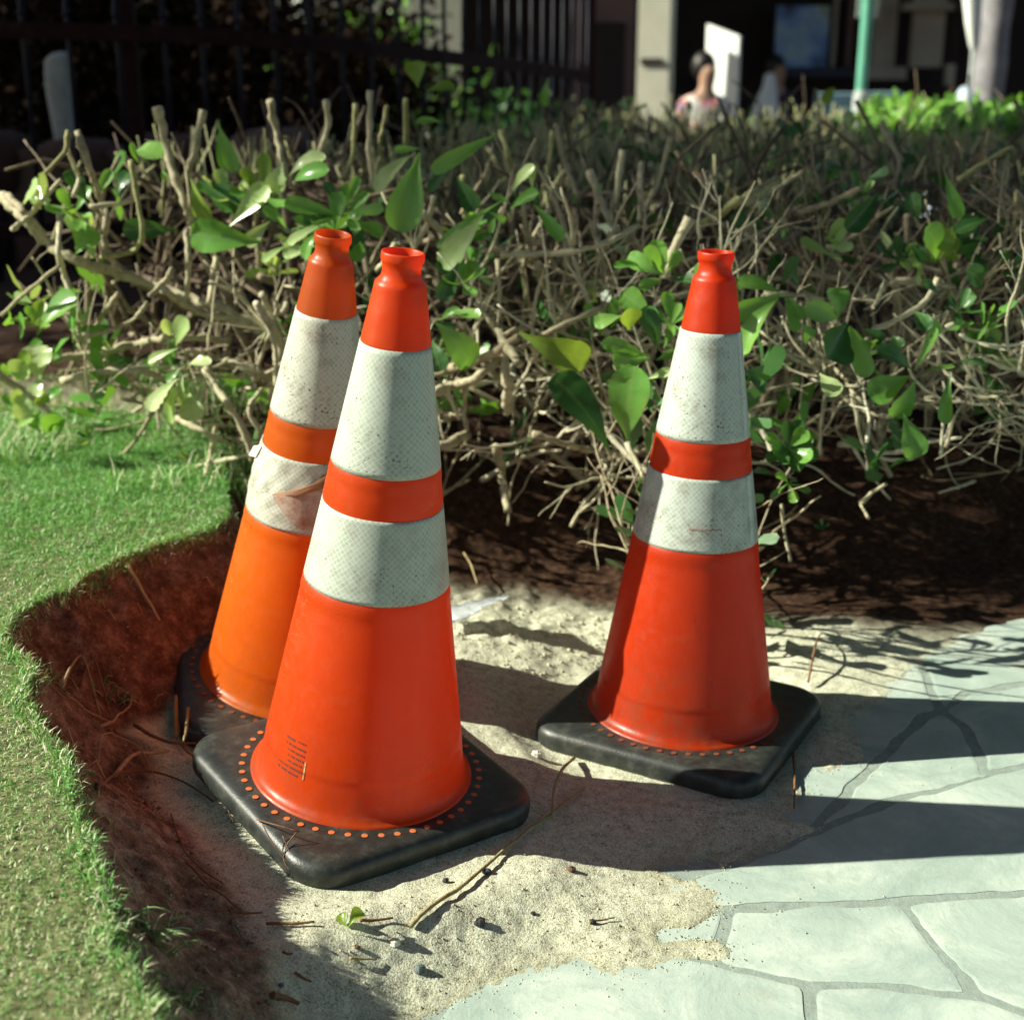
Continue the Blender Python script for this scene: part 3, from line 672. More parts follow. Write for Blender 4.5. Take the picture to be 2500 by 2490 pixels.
STEMS = [  # polyline in photo pixels, distance, thickness in pixels
 ([(188,320),(217,410),(250,500),(264,533),(250,580),(264,624),(293,667)], 2.86, 18), ([(384,262),(402,341),(424,425),(453,500),(471,548),(480,600)], 2.90, 22),
 ([(496,269),(467,410),(445,440)], 2.95, 16), ([(167,320),(167,367),(108,425)], 2.85, 12), ([(167,367),(195,440),(178,480)], 2.86, 10),
 ([(319,392),(330,454),(340,512),(351,577),(326,617),(246,627)], 2.83, 14), ([(217,504),(290,500),(355,479)], 2.80, 13),
 ([(7,483),(65,533),(109,591),(181,635),(290,667),(400,707),(560,760),(700,830),(760,900)], 2.90, 26), ([(145,526),(141,617),(156,671),(199,780),(215,830)], 2.78, 15),
 ([(3,770),(90,690),(145,650)], 2.76, 10), ([(660,247),(672,310),(690,390),(700,450)], 2.95, 17), ([(796,247),(806,294),(781,370),(770,400)], 3.05, 14),
 ([(868,254),(861,396),(832,439)], 3.05, 13), ([(904,222),(901,345),(911,461)], 3.1, 14), ([(991,243),(991,356)], 3.2, 13), ([(945,260),(925,360),(948,440)], 3.1, 11),
 ([(1349,320),(1341,403),(1320,486)], 3.1, 11), ([(1360,310),(1375,390),(1410,480)], 3.1, 12), ([(1439,417),(1468,497),(1508,570)], 2.9, 19),
 ([(1519,367),(1504,497)], 3.0, 15), ([(1566,396),(1562,540)], 3.0, 14), ([(1638,334),(1610,440),(1573,515)], 3.05, 13), ([(1899,439),(1800,495),(1707,548)], 2.75, 22),
 ([(1222,624),(1403,617),(1497,588),(1555,551)], 2.72, 15), ([(1685,533),(1646,609),(1625,680)], 2.70, 26), ([(1474,750),(1360,800),(1270,850)], 2.62, 14),
 ([(1215,800),(1230,835),(1270,891)], 2.60, 24), ([(1060,960),(1100,945),(1146,933),(1216,883),(1225,850)], 2.62, 23), ([(1140,940),(1130,1010),(1140,1050)], 2.62, 14),
 ([(1060,1095),(1090,1085),(1140,1062)], 2.60, 30), ([(1312,646),(1345,714),(1400,780),(1440,860)], 2.72, 22), ([(1215,635),(1220,710),(1222,780)], 2.75, 12),
 ([(1225,850),(1240,940),(1235,1010)], 2.66, 26), ([(1300,1060),(1380,1085),(1450,1100),(1530,1110)], 2.60, 16), ([(1530,1080),(1560,1140),(1572,1170)], 2.56, 15),
 ([(1210,1090),(1225,1150),(1240,1250)], 2.70, 24), ([(400,707),(470,760),(600,790),(700,850)], 2.85, 20), ([(60,880),(200,870),(330,840),(420,820),(560,830)], 2.80, 20),
 ([(150,930),(260,905),(340,900),(430,940)], 2.76, 18), ([(470,860),(520,870),(610,900),(670,930)], 2.75, 16), ([(215,830),(240,900),(253,950)], 2.74, 12), ([(288,718),(250,770),(218,820)], 2.72, 13),
 ([(218,820),(290,800),(330,780),(358,740)], 2.73, 11), ([(500,1170),(515,1100),(528,1035)], 2.62, 14), ([(430,1020),(500,1055),(540,1075)], 2.62, 16), ([(480,1140),(560,1120),(630,1110)], 2.62, 13),
 ([(420,660),(400,690),(365,722)], 2.72, 15), ([(455,560),(460,640),(455,730)], 2.80, 17), ([(530,625),(520,680),(510,740)], 2.80, 14), ([(640,720),(660,760),(690,775),(700,740)], 2.74, 15),
 ([(620,1130),(600,1060),(560,990),(500,900)], 2.70, 18), ([(640,1060),(600,1000),(640,950)], 2.66, 12), ([(30,560),(70,530),(120,470),(150,440)], 2.85, 12), ([(20,480),(60,520)], 2.83, 18),
 ([(2330,790),(2270,820),(2235,870)], 2.62, 12), ([(2290,680),(2260,740),(2230,760),(2130,810)], 2.66, 16), ([(2040,780),(2080,860),(2110,880)], 2.62, 10), ([(1870,720),(1920,715),(2010,730)], 2.62, 12),
 ([(2110,730),(2160,700),(2200,680),(2330,700)], 2.75, 14), ([(1860,830),(1930,870),(1990,900)], 2.66, 12), ([(2020,600),(2060,660),(2110,720)], 2.78, 11), ([(1950,520),(2040,490),(2100,460)], 2.8, 16),
 ([(1820,500),(1880,470),(1960,420)], 2.9, 14), ([(2150,300),(2200,400),(2180,460)], 3.3, 12), ([(1790,610),(1815,560),(1840,545)], 2.75, 16), ([(2340,440),(2400,400),(2470,360)], 3.0, 14),
 ([(2400,960),(2360,900),(2340,850)], 2.62, 9), ([(2310,1090),(2330,1010),(2360,980)], 2.60, 9), ([(2100,1230),(2130,1200),(2165,1180)], 2.55, 13), ([(2100,1230),(2110,1250),(2120,1265)], 2.55, 8),
 ([(1908,1230),(1912,1290),(1930,1370)], 2.52, 9), ([(1130,430),(1135,500),(1140,600)], 2.95, 13), ([(1060,480),(1040,560),(1000,620)], 2.9, 14), ([(1225,320),(1240,380),(1260,450)], 3.0, 15), ([(1275,470),(1285,560),(1300,640)], 2.8, 14),
 ([(1030,520),(1080,570),(1090,600)], 2.85, 18), ([(970,590),(940,640),(920,660)], 2.75, 14), ([(1220,820),(1195,780),(1160,740)], 2.62, 13), ([(1230,820),(1260,800),(1300,800)], 2.6, 12),
]
def add_part(name, V, Fs, mat, label=None):
    o = make(name, V, Fs, mat, hedge, inv=HI)
    if label: o['label'] = label
    return o
for pts, yd, w in STEMS:
    if pts[0][0] > 1480 and yd < 2.75: yd -= .13
    n_ = len(pts); P = [aty(px, py, yd + 0.05 * math.sin(i * 1.9 + px)) for i, (px, py) in enumerate(pts)]
    r = w * 0.5 * yd / FPX * 1.04
    V, Fs = stem_geo(P, r, r * 0.82, 8)
    ytop = min(p[1] for p in pts)
    add_part('stem', V, Fs, M['bark_green'] if ytop < 470 and rng.random() < .4 else M['bark_stem'])
P_, G_, D_, Y_ = 'leaf_sunlit', 'leaf_green', 'leaf_dark', 'leaf_yellow'
LEAVES = [  # base px, tip px, distance, width ratio, material
 ((95,931),(96,842),2.70,.85,P_),((102,924),(84,967),2.69,.9,P_),((45,950),(60,1025),2.70,.55,P_),((95,1010),(40,1040),2.70,.6,P_),((30,915),(0,900),2.72,.6,G_),((90,820),(193,735),2.74,.62,G_),
 ((80,800),(105,735),2.75,.45,Y_),((50,830),(58,775),2.76,.5,G_),((40,930),(60,880),2.72,.6,P_),((80,990),(115,960),2.71,.7,Y_),((110,985),(150,950),2.74,.6,G_),((140,1045),(105,1015),2.70,.6,G_),
 ((150,1050),(160,1025),2.70,.8,G_),((35,790),(22,772),2.78,.6,G_),((55,900),(70,860),2.72,.5,Y_),((70,985),(25,960),2.7,.6,P_),((100,1000),(90,1050),2.69,.55,G_),((60,860),(100,830),2.76,.5,G_),((120,880),(150,850),2.78,.5,G_),
 ((430,845),(455,775),2.64,.45,P_),((415,820),(402,778),2.66,.4,P_),((436,850),(362,885),2.64,.28,P_),((455,902),(515,888),2.62,.36,P_),((432,925),(367,1005),2.60,.5,P_),((433,935),(418,1035),2.59,.36,P_),
 ((447,915),(452,995),2.60,.3,P_),((462,960),(472,1028),2.60,.75,P_),((440,900),(405,930),2.62,.4,G_),
 ((215,500),(162,418),2.90,.5,D_),((240,480),(272,415),2.90,.35,G_),((285,480),(320,420),2.92,.6,D_),((330,370),(395,385),3.0,.7,G_),((340,400),(322,348),3.0,.25,G_),((395,415),(405,440),2.95,.5,G_),
 ((465,435),(510,545),2.80,.35,Y_),((480,440),(590,505),2.84,.5,D_),((560,552),(655,452),2.78,.35,P_),((690,395),(668,470),2.80,.62,P_),((640,592),(465,572),2.68,.44,G_),((185,620),(240,565),2.84,.7,G_),((185,600),(205,540),2.86,.6,G_),
 ((55,500),(92,458),2.84,.65,P_),((530,298),(572,420),2.86,.30,G_),((535,300),(548,412),2.88,.25,G_),((430,560),(300,560),2.90,.40,D_),((700,560),(640,510),2.8,.4,G_),((660,540),(600,600),2.74,.4,P_),((700,600),(640,640),2.72,.3,P_),
 ((705,432),(795,385),2.82,.42,P_),((715,447),(803,415),2.80,.36,G_),((832,526),(694,493),2.68,.28,G_),((830,520),(792,446),2.72,.32,D_),((836,520),(875,432),2.74,.25,G_),((838,522),(937,510),2.68,.28,G_),((860,545),(933,575),2.66,.5,G_),
 ((800,545),(705,600),2.64,.3,P_),((790,560),(745,635),2.64,.4,G_),((770,600),(690,622),2.66,.32,P_),((820,530),(760,560),2.66,.3,G_),((834,520),(848,450),2.74,.25,G_),((840,530),(900,470),2.72,.3,G_),((845,535),(880,560),2.66,.35,G_),((825,528),(740,540),2.70,.35,D_),((880,590),(872,640),2.66,.5,G_),
 ((1024,374),(973,566),2.66,.42,G_),((1016,374),(919,470),2.70,.32,P_),((1027,363),(962,367),2.72,.25,G_),((1216,327),(1053,420),2.74,.20,G_),((1100,400),(1050,470),2.76,.35,D_),((1227,490),(1067,606),2.64,.14,G_),((1180,526),(1078,652),2.60,.36,P_),((1115,432),(1160,515),2.85,.5,D_),
 ((1190,515),(1130,540),2.64,.2,G_),((1190,515),(1235,540),2.64,.3,G_),((1210,530),(1200,570),2.64,.35,G_),((1250,470),(1300,400),2.7,.25,P_),((1120,640),(1075,735),2.60,.4,D_),((1075,783),(1122,754),2.56,.3,G_),((1085,765),(1172,775),2.56,.36,G_),
 ((1060,785),(1155,890),2.52,.52,G_),((1055,830),(1075,908),2.54,.6,D_),((1060,790),(1110,800),2.55,.4,D_),((1020,214),(1010,150),3.3,.75,Y_),((1040,224),(1108,214),3.3,.5,Y_),((1080,300),(1015,300),3.1,.25,G_),
 ((1255,470),(1305,405),2.7,.28,P_),((1300,465),(1303,405),2.7,.4,P_),((1245,510),(1315,470),2.66,.3,G_),((1302,497),(1375,588),2.62,.26,G_),((1245,500),(1200,480),2.7,.3,G_),((1230,500),(1190,470),2.72,.25,P_),
 ((1620,672),(1533,625),2.50,.42,G_),((1622,670),(1600,585),2.54,.5,G_),((1630,665),(1655,610),2.54,.42,G_),((1575,656),(1497,652),2.52,.25,G_),((1620,680),(1560,700),2.50,.42,G_),((1630,680),(1690,690),2.52,.5,D_),((1615,670),(1570,610),2.54,.4,G_),
 ((1520,770),(1450,790),2.46,.48,G_),((1595,775),(1520,715),2.48,.58,G_),((1535,808),(1540,752),2.46,.6,Y_),((1600,845),(1585,745),2.48,.45,D_),((1266,812),(1437,880),2.50,.42,Y_),((1487,1099),(1350,918),2.50,.44,D_),((1532,1072),(1550,893),2.44,.46,G_),
 ((1603,858),(1575,755),2.46,.36,D_),((1586,870),(1470,836),2.44,.3,G_),((1586,875),(1495,880),2.44,.55,G_),((1580,925),(1640,905),2.44,.36,P_),((1520,900),(1478,935),2.46,.7,D_),((1620,850),(1645,795),2.46,.35,G_),((1600,880),(1650,860),2.46,.4,G_),((1570,1080),(1620,1030),2.46,.5,D_),
 ((1905,715),(1800,690),2.50,.42,G_),((1905,718),(1790,770),2.50,.40,G_),((1905,722),(1812,865),2.50,.34,G_),((1915,725),(1945,810),2.50,.3,G_),((1920,720),(1960,780),2.50,.35,G_),((2045,779),(2035,703),2.50,.9,G_),((2045,779),(1962,752),2.50,.38,G_),((2068,790),(2018,872),2.46,.85,D_),
 ((2075,795),(2115,922),2.46,.36,G_),((2000,912),(2040,968),2.46,.62,P_),((2225,905),(2140,855),2.46,.42,D_),((2222,918),(2122,970),2.44,.58,G_),((2237,925),(2182,1018),2.44,.52,G_),((2205,1010),(2238,1118),2.43,.56,G_),((2232,905),(2285,800),2.48,.2,G_),((2258,905),(2330,895),2.48,.2,G_),
 ((2322,910),(2308,1035),2.46,.26,G_),((2340,883),(2405,890),2.5,.32,D_),((1808,905),(1872,938),2.46,.85,D_),((1960,790),(1975,830),2.5,.7,G_),((2100,800),(2160,830),2.52,.4,D_),((2230,760),(2260,810),2.54,.6,D_),((2180,820),(2200,850),2.5,.7,D_),
 ((2148,468),(2065,562),2.7,.42,D_),((2120,435),(2170,425),2.8,.5,D_),((2245,545),(2225,470),2.7,.5,D_),((2307,425),(2343,535),2.72,.3,G_),((2265,575),(2332,592),2.62,.7,Y_),((2280,642),(2260,555),2.62,.6,G_),((2415,533),(2330,567),2.66,.42,D_),((2290,636),(2328,572),2.62,.6,Y_),((2220,600),(2255,640),2.64,.5,D_),
 ((2020,440),(2045,412),3.0,.7,D_),((2070,328),(2058,280),4.0,.7,P_),((2022,258),(2015,222),4.6,.9,Y_),((2150,560),(2170,600),2.66,.4,P_),((2290,720),(2250,690),2.58,.5,D_),((2260,760),(2290,820),2.58,.5,D_),((1950,700),(1930,670),2.56,.5,D_),((2400,700),(2360,660),2.6,.5,D_),((1920,300),(1930,335),3.6,.8,D_),((2200,370),(2230,400),3.2,.7,D_),((1340,190),(1330,260),4.2,.35,G_),
]
_seg = np.array([(b[0], b[1], t_[0], t_[1], yd) for (b, t_, yd, w, m) in LEAVES], float)
def hides_leaf(P):
    """a twig in front of one of the big leaves"""
    Q = P - np.array([0, 0, CAM_H]); d = Q @ _fw; px = CX + FPX * Q[:, 0] / d; py = CY - FPX * (Q @ _up) / d
    for x, y, yy in zip(px, py, P[:, 1]):
        e = _seg[:, 2:4] - _seg[:, :2]; t_ = np.clip(((x - _seg[:, 0]) * e[:, 0] + (y - _seg[:, 1]) * e[:, 1]) / (e ** 2).sum(1), 0, 1)
        dist = np.hypot(x - _seg[:, 0] - t_ * e[:, 0], y - _seg[:, 1] - t_ * e[:, 1])
        if ((dist < 34) & (yy < _seg[:, 4] + .05)).any(): return True
    return False
# procedural twigs through the hedge volume
def ztop(x, y): return 0.72 + 0.10 * sm(0.1, -0.7, x) * sm(4.2, 3.2, y) + 0.03 * np.sin(x * 5 + y * 3)
def twig(p, d, L, r, n=7, up=0.0, wig=0.35, sides=5):
    P = [np.array(p, float)]; d = np.array(d, float); d /= np.linalg.norm(d)
    for i in range(n - 1):
        d = d + rng.normal(0, wig, 3) / math.sqrt(n) * 1.3 + np.array([0, 0, up / n]); d /= np.linalg.norm(d)
        P.append(P[-1] + d * L / (n - 1))
    P = np.array(P)
    rad = np.linspace(r, r * 0.7, n) * (1 + 0.15 * rng.uniform(-1, 1, n)); return P, tube(P, rad, sides)
def branchy(p, d, L, r, depth, up):
    """a tapering, forking twig: list of (points, verts, faces)"""
    n = max(6, int(L / .013)); P = [np.array(p, float)]; d = np.array(d, float); d /= np.linalg.norm(d); out = []
    for i in range(n - 1):
        d = d + rng.normal(0, .30, 3) / math.sqrt(n) * 1.4 + np.array([0, 0, up / n]); d /= np.linalg.norm(d); P.append(P[-1] + d * L / (n - 1))
    P = np.array(P); rad = r * np.linspace(1, .5, n) * (1 + rng.uniform(-.10, .10, n) + rng.uniform(.15, .45, n) * (np.arange(n) % 3 == 1))
    V, Fs = tube(P, rad, 6 if r > .003 else 5); out.append((P, V, Fs))
    if depth > 0:
        for k in range(rng.integers(1, 4)):
            i = int(rng.integers(1, n - 1)); t_ = P[i + 1] - P[i]; t_ /= np.linalg.norm(t_)
            e = np.cross(t_, rng.normal(0, 1, 3)); e /= np.linalg.norm(e); a = rng.uniform(.5, 1.0)
            out += branchy(P[i], t_ * math.cos(a) + e * math.sin(a), L * rng.uniform(.25, .6), rad[i] * rng.uniform(.5, .75), depth - 1, up)
    return out
front = []; mass = MB()
cnt = 0
while cnt < 900:
    x = rng.uniform(-1.12, 1.75); y = 2.36 + abs(rng.normal(0, 0.5)); z = rng.uniform(0.07, 0.78)
    if y > 3.9: continue
    zt = float(ztop(x, y)); right = float(sm(.25, .5, x)); zg_ = 0.10 + 0.14 * sm(2.65, 3.0, y) + .20 * right * sm(2.9, 2.5, y)
    face = 2.60 - 0.20 * sm(0.0, 0.3, x) + (0.20 - .13 * sm(-.35, -.1, x) + .07 * sm(.2, .5, x)) * sm(0.45, 0.15, z) + (0.10 + .14 * sm(0, .3, x)) * sm(0.50, 0.72, z)
    if z > zt or z < zg_ or y < face: continue
    if x < -0.95 + 0.2 * (y - 2.6): continue
    h = (z - zg_) / (zt - zg_)
    if rng.random() < 0.25 + 0.5 * h: d = np.array([rng.normal(0, .45), rng.normal(-.1, .4), 1.0])
    else: d = np.array([rng.normal(0, 1), rng.normal(-0.2, .7), rng.normal(.15, .5)])
    L = rng.uniform(0.10, 0.34); r = rng.choice([0.0020, 0.0026, 0.0034, 0.0048]) * rng.uniform(.8, 1.25)
    B = branchy((x, y, z), d, L, r, 2 if rng.random() < .4 else 1, 0.5 if h > .5 else 0.1)
    P = np.vstack([q[0] for q in B])
    if P[:, 2].max() > zt + 0.11 or P[:, 1].min() < face - 0.05 or P[:, 2].min() < zg_ - .04: continue
    if hides_leaf(B[0][0]): continue
    if x < -0.1 and z > .42 and rng.random() < .72: continue
    mb = MB()
    for q in B: mb.add(q[1], q[2])
    front.append((P[:, 1].min() + 0.15 * abs(P[:, 0].mean()), np.concatenate(mb.V), mb.F, rng.random(), P[:, 1].mean())); cnt += 1
# stout trunks rising from the ground
for i in range(70):
    x = rng.uniform(-1.0, 1.7); y = rng.uniform(2.88, 3.7); z0 = gz(x, y) - 0.02
    P, (V, Fs) = twig((x, y, z0), (rng.normal(0, .5), rng.normal(-.25, .3), 1), rng.uniform(.35, .7), rng.uniform(.007, .013), 10, .3, .4, 7)
    if P[:, 2].max() > float(ztop(x, y)) + .08: continue
    front.append((P[:, 1].min() + .2, V, Fs, rng.random(), P[:, 1].mean()))
front.sort(key=lambda q: q[0])
inner = MB()
for k_, (dd, V, Fs, a, ym) in enumerate(front):
    if k_ < 240:
        o = add_part('twig', V, Fs, M['bark_stem']); at_ = o.data.attributes.new('rnd', 'FLOAT', 'POINT'); at_.data.foreach_set('value', np.full(len(V), a, np.float32))
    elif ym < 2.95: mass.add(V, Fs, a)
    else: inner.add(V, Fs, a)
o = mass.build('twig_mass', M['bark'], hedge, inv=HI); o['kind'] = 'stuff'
o = inner.build('inner_twig_mass', M['bark_inner_shade'], hedge, inv=HI); o['kind'] = 'stuff'
# clipped upright stubs of the far part of the hedge
mass = MB(); cnt = 0
while cnt < 3000:
    x = rng.uniform(-0.95, 4.6); y = 3.25 + rng.random() ** 1.05 * 3.4
    xl = -0.95 + max(0, y - 3.6) * 0.42
    if x < xl or x > 0.42 * y + .3 or rng.random() > .25 + .75 * sm(3.3, 4.4, y): continue
    zt = float(ztop(x, y)) + rng.normal(0, .03); L = rng.uniform(.08, .26)
    d = np.array([rng.normal(0, .28), rng.normal(0, .28), 1])
    r = rng.uniform(.0025, .0052)
    P, (V, Fs) = twig((x - d[0] * L, y - d[1] * L, zt - L), d, L, r, 4, .2, .25, 4)
    mass.add(V, Fs, rng.random() ** 1.2); cnt += 1
o = mass.build('clipped_stub_mass', M['bark_green'], hedge, inv=HI); o['kind'] = 'stuff'
# tangle layer below the clipped top
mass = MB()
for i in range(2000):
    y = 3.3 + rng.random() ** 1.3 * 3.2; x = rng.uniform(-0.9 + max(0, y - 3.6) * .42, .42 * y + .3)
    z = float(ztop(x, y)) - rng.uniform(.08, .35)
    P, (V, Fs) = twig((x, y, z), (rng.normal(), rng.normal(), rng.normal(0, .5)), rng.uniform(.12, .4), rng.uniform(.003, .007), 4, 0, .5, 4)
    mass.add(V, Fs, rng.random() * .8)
o = mass.build('under_tangle', M['bark_inner_shade'], hedge, inv=HI); o['kind'] = 'stuff'

# leaves
def leaf_geo(b, tp, w, sag=0.12, roll=0.0, cup=0.25, facing=None, nl=13):
    b = np.asarray(b, float); tp = np.asarray(tp, float); d = tp - b; L = np.linalg.norm(d); d /= L
    f = np.array([0, -0.85, 0.53]) if facing is None else np.asarray(facing, float)
    f = f - d * (f @ d); f /= np.linalg.norm(f) + 1e-9; s = np.cross(d, f)
    cr_, sr = math.cos(roll), math.sin(roll); s, f = s * cr_ + f * sr, f * cr_ - s * sr
    t = 1 - (1 - np.linspace(0, 1, nl)) ** 2.0; prof = (np.clip(t, 1e-4, 1) ** 1.35) * np.clip(1 - t, 0, 1) ** 0.42; prof = prof / prof.max(); prof[0] = 0.06; prof[1] = max(prof[1], .09)
    V = []; us = (-1, -.55, 0, .55, 1)
    wav = rng.uniform(-.06, .06, (nl, 2))
    for i in range(nl):
        c = b + d * L * t[i] + f * L * sag * math.sin(math.pi * t[i]); hw = 0.5 * w * L * prof[i]
        for u in us:
            V.append(c + s * hw * u + f * (cup * hw * (abs(u) ** 1.6) - (0.05 * hw if u == 0 else 0)) + f * hw * wav[i, 0 if u < 0 else 1] * abs(u) * 2)
    F_ = [(i * 5 + j, i * 5 + j + 1, i * 5 + j + 6, i * 5 + j + 5) for i in range(nl - 1) for j in range(4)]
    return np.array(V), F_
nleaf = 0
def leaf(b, tp, w, m, **kw):
    global nleaf
    V, Fs = leaf_geo(b, tp, w, **kw); o = add_part('leaf', V, Fs, M[m]); nleaf += 1
    a_ = o.data.attributes.new('rib', 'FLOAT', 'POINT'); a_.data.foreach_set('value', np.tile([-1, 0, 1, 0, -1], len(V) // 5).astype(np.float32))
for (b, tp, yd, w, m) in LEAVES:
    if b[0] > 1480 and yd < 2.6: yd -= .12
    dy = rng.uniform(-.05, .02)
    leaf(aty(*b, yd), aty(*tp, yd + dy), w * 1.08, m, sag=rng.uniform(-.02, .16), roll=rng.uniform(-.55, .55), cup=rng.uniform(.15, .5))
def rosette(px, py, yd, n, lpx, mats, up=(0, -0.5, 0.85), spread=1.0, w=.42):
    c = aty(px, py, yd); u = np.array(up, float); u /= np.linalg.norm(u); a0 = rng.uniform(0, 6)
    e1 = np.cross(u, [0.3, 0.9, 0.1]); e1 /= np.linalg.norm(e1); e2 = np.cross(u, e1)
    for i in range(n):
        a = a0 + i * 2.4; el = (0.9 - 0.9 * i / n) * 1.0
        d = (math.cos(a) * e1 + math.sin(a) * e2) * math.cos(el) * spread + u * math.sin(el)
        L = lpx * yd / FPX * rng.uniform(.75, 1.15)
        leaf(c, c + d * L, w * rng.uniform(.8, 1.2), random.choice(mats), sag=-.06, facing=u + .3 * d, cup=.3)
rosette(1925, 1095, 2.30, 11, 78, [D_, G_], (0, -.7, .3), w=.5)
rosette(1925, 1180, 2.32, 6, 60, [D_, G_], (0, -.6, -.3), w=.45)
rosette(1130, 690, 2.60, 7, 80, [G_, D_]); rosette(2340, 760, 2.52, 8, 60, [D_]); rosette(2100, 480, 2.9, 7, 60, [D_, G_]); rosette(1960, 330, 3.6, 5, 45, [D_])
rosette(2200, 640, 2.66, 7, 70, [D_, D_, G_]); rosette(560, 480, 2.86, 7, 90, [G_, P_]); rosette(180, 520, 2.9, 5, 70, [G_]); rosette(90, 790, 2.78, 7, 60, [G_, Y_]); rosette(40, 1000, 2.72, 7, 48, [P_, G_])
rosette(640, 480, 2.82, 8, 90, [P_, G_, Y_]); rosette(820, 560, 2.68, 8, 85, [G_]); rosette(270, 860, 2.8, 5, 40, [Y_, G_]); rosette(220, 1070, 2.66, 5, 36, [Y_, D_]); rosette(1640, 790, 2.5, 7, 70, [D_, G_])
rosette(470, 1130, 2.7, 4, 40, [D_, Y_]); rosette(2010, 1290, 2.5, 4, 26, [D_]); rosette(1230, 250, 3.6, 5, 40, [G_, D_]); rosette(1480, 330, 3.8, 5, 40, [D_]); rosette(1540, 270, 4.5, 6, 40, [G_, P_])
# sunlit leafy far top of the hedge at the right, and a scatter of leaves over the clipped top
def leaf_mass(n, fx, mat, size, name):
    b = fx(n); d = rng.normal(0, 1, (n, 3)) + [0, 0, .6]; d /= np.linalg.norm(d, axis=1)[:, None]
    s = np.cross(d, rng.normal(0, 1, (n, 3))); s /= np.linalg.norm(s, axis=1)[:, None]
    L = size * rng.uniform(.6, 1.2, n)[:, None]; nrm = np.cross(d, s)
    V = np.stack([b, b + d * L * .55 + s * L * .20 - nrm * L * .05, b + d * L * .9 + s * L * .16, b + d * L, b + d * L * .9 - s * L * .16, b + d * L * .55 - s * L * .20 - nrm * L * .05], 1).reshape(-1, 3)
    i = np.arange(n) * 6
    F_ = np.concatenate([np.stack([i, i + 1, i + 4, i + 5], 1), np.stack([i + 1, i + 2, i + 3, i + 4], 1)])
    return V, F_
def far_top(n):
    y = rng.uniform(5.5, 6.7, n); x = y * .235 + rng.uniform(0, 1.5, n); return np.stack([x, y, ztop(x, y) + rng.normal(-.05, .03, n)], 1)
V, F_ = leaf_mass(3000, far_top, None, .075, 'x')
o = fast('foliage_mass', V, F_, M['leaf_green'], hedge, inv=HI); o['kind'] = 'stuff'; o['label'] = 'bright green leafy far end of the hedge'
def clusters(n):
    k = n // 7; x = rng.uniform(-1.0, 1.35, k); z = rng.uniform(.28, .74, k); y = 2.66 - .16 * sm(0, .3, x) + .12 * sm(.5, .74, z) + rng.random(k) * .35
    c = np.stack([x, y, z], 1); return np.repeat(c, 7, 0)[:n] + rng.normal(0, .012, (7 * k, 3))[:n]
for m_, n_l, nm in (('leaf_green', 35 * 7, 'small_leaf_mass'), ('leaf_dark', 30 * 7, 'dark_small_leaf_mass'), ('leaf_sunlit', 12 * 7, 'pale_small_leaf_mass')):
    V, F_ = leaf_mass(n_l, clusters, None, .062, 'x'); o = fast(nm, V, F_, M[m_], hedge, inv=HI); o['kind'] = 'stuff'
def shadow_shoot(n):  # shoot added out of sight behind the right cone to cast broken shade
    return np.stack([rng.uniform(.20, .44, n), rng.uniform(2.27, 2.52, n), rng.uniform(.06, .52, n)], 1)
V, F_ = leaf_mass(110, shadow_shoot, None, .065, 'x'); o = fast('shadow_shoot_leaf_mass', V, F_, M['leaf_dark'], hedge, inv=HI); o['kind'] = 'stuff'
lsm = MB()
for i in range(16):
    b = np.array([rng.uniform(.22, .42), rng.uniform(2.30, 2.55), .0]); b[2] = gz(b[0], b[1]) - .01
    for q in branchy(b, (rng.normal(0, .35), rng.normal(-.05, .25), 1), rng.uniform(.25, .5), .0032, 1, .2): lsm.add(q[1], q[2], .4)
o = lsm.build('shadow_shoot_twig_mass', M['bark'], hedge, inv=HI); o['kind'] = 'stuff'
def mid_top(n):
    y = rng.uniform(3.0, 6.5, n); x = rng.uniform(-.6, 1, n) + rng.random(n) * .35 * y; return np.stack([x, y, ztop(x, y) - rng.uniform(0, .25, n)], 1)
V, F_ = leaf_mass(1100, mid_top, None, .055, 'x')
o = fast('scattered_leaf_mass', V, F_, M['leaf_dark'], hedge, inv=HI); o['kind'] = 'stuff'

# ------------------------------------------------------------------ litter, roots, pebbles
def gpt(px, py, z0=0.03, dz=0.0):
    z = z0
    for _ in range(8):
        p = atz(px, py, z); z = gz(p[0], p[1])
    return np.array([p[0], p[1], z + dz])
def lying(name, label, cat, pxs, wpx, mat, lift=0.003, taper=.6, group=None, arch=0.0, sides=6):
    P = [gpt(*p) for p in pxs]; Q = spline(P, max(6, 5 * len(P)))
    r = wpx * .5 * 1.9 / FPX
    for i, q in enumerate(Q):
        q[2] = max(q[2], gz(q[0], q[1])) + lift + r * .6 + arch * math.sin(math.pi * i / (len(Q) - 1))
    rad = np.linspace(r, r * taper, len(Q)) * (1 + .1 * rng.uniform(-1, 1, len(Q)))
    V, Fs = tube(Q, rad, sides); o = make(name, V, Fs, mat); return tag(o, label, cat, group)
lying('dry_stalk', 'long straight yellow dry stalk lying across the sand before the cones', 'stalk', [(1003,2270),(1120,2180),(1230,2085),(1330,2010),(1430,1930)], 11, M['straw'], .004, .55)
lying('twig_fragment', 'thin brown twig beside the fallen green leaf', 'twig', [(880,2254),(910,2254),(960,2248)], 8, M['dry_brown'])
lying('twig_fragment', 'tiny forked yellow twig on the sand below the white shell bit', 'twig', [(855,2346),(890,2348),(920,2346)], 6, M['straw'])
lying('twig_fragment', 'reddish brown stick in the bank shade, its end touching the sunlit sand', 'stick', [(650,2262),(720,2262),(768,2258)], 8, M['dry_brown'])
lying('twig_fragment', 'dark stick fragment lying in the shaded soil at the bottom edge', 'stick', [(665,2440),(700,2446),(730,2460)], 16, M['dry_brown'])
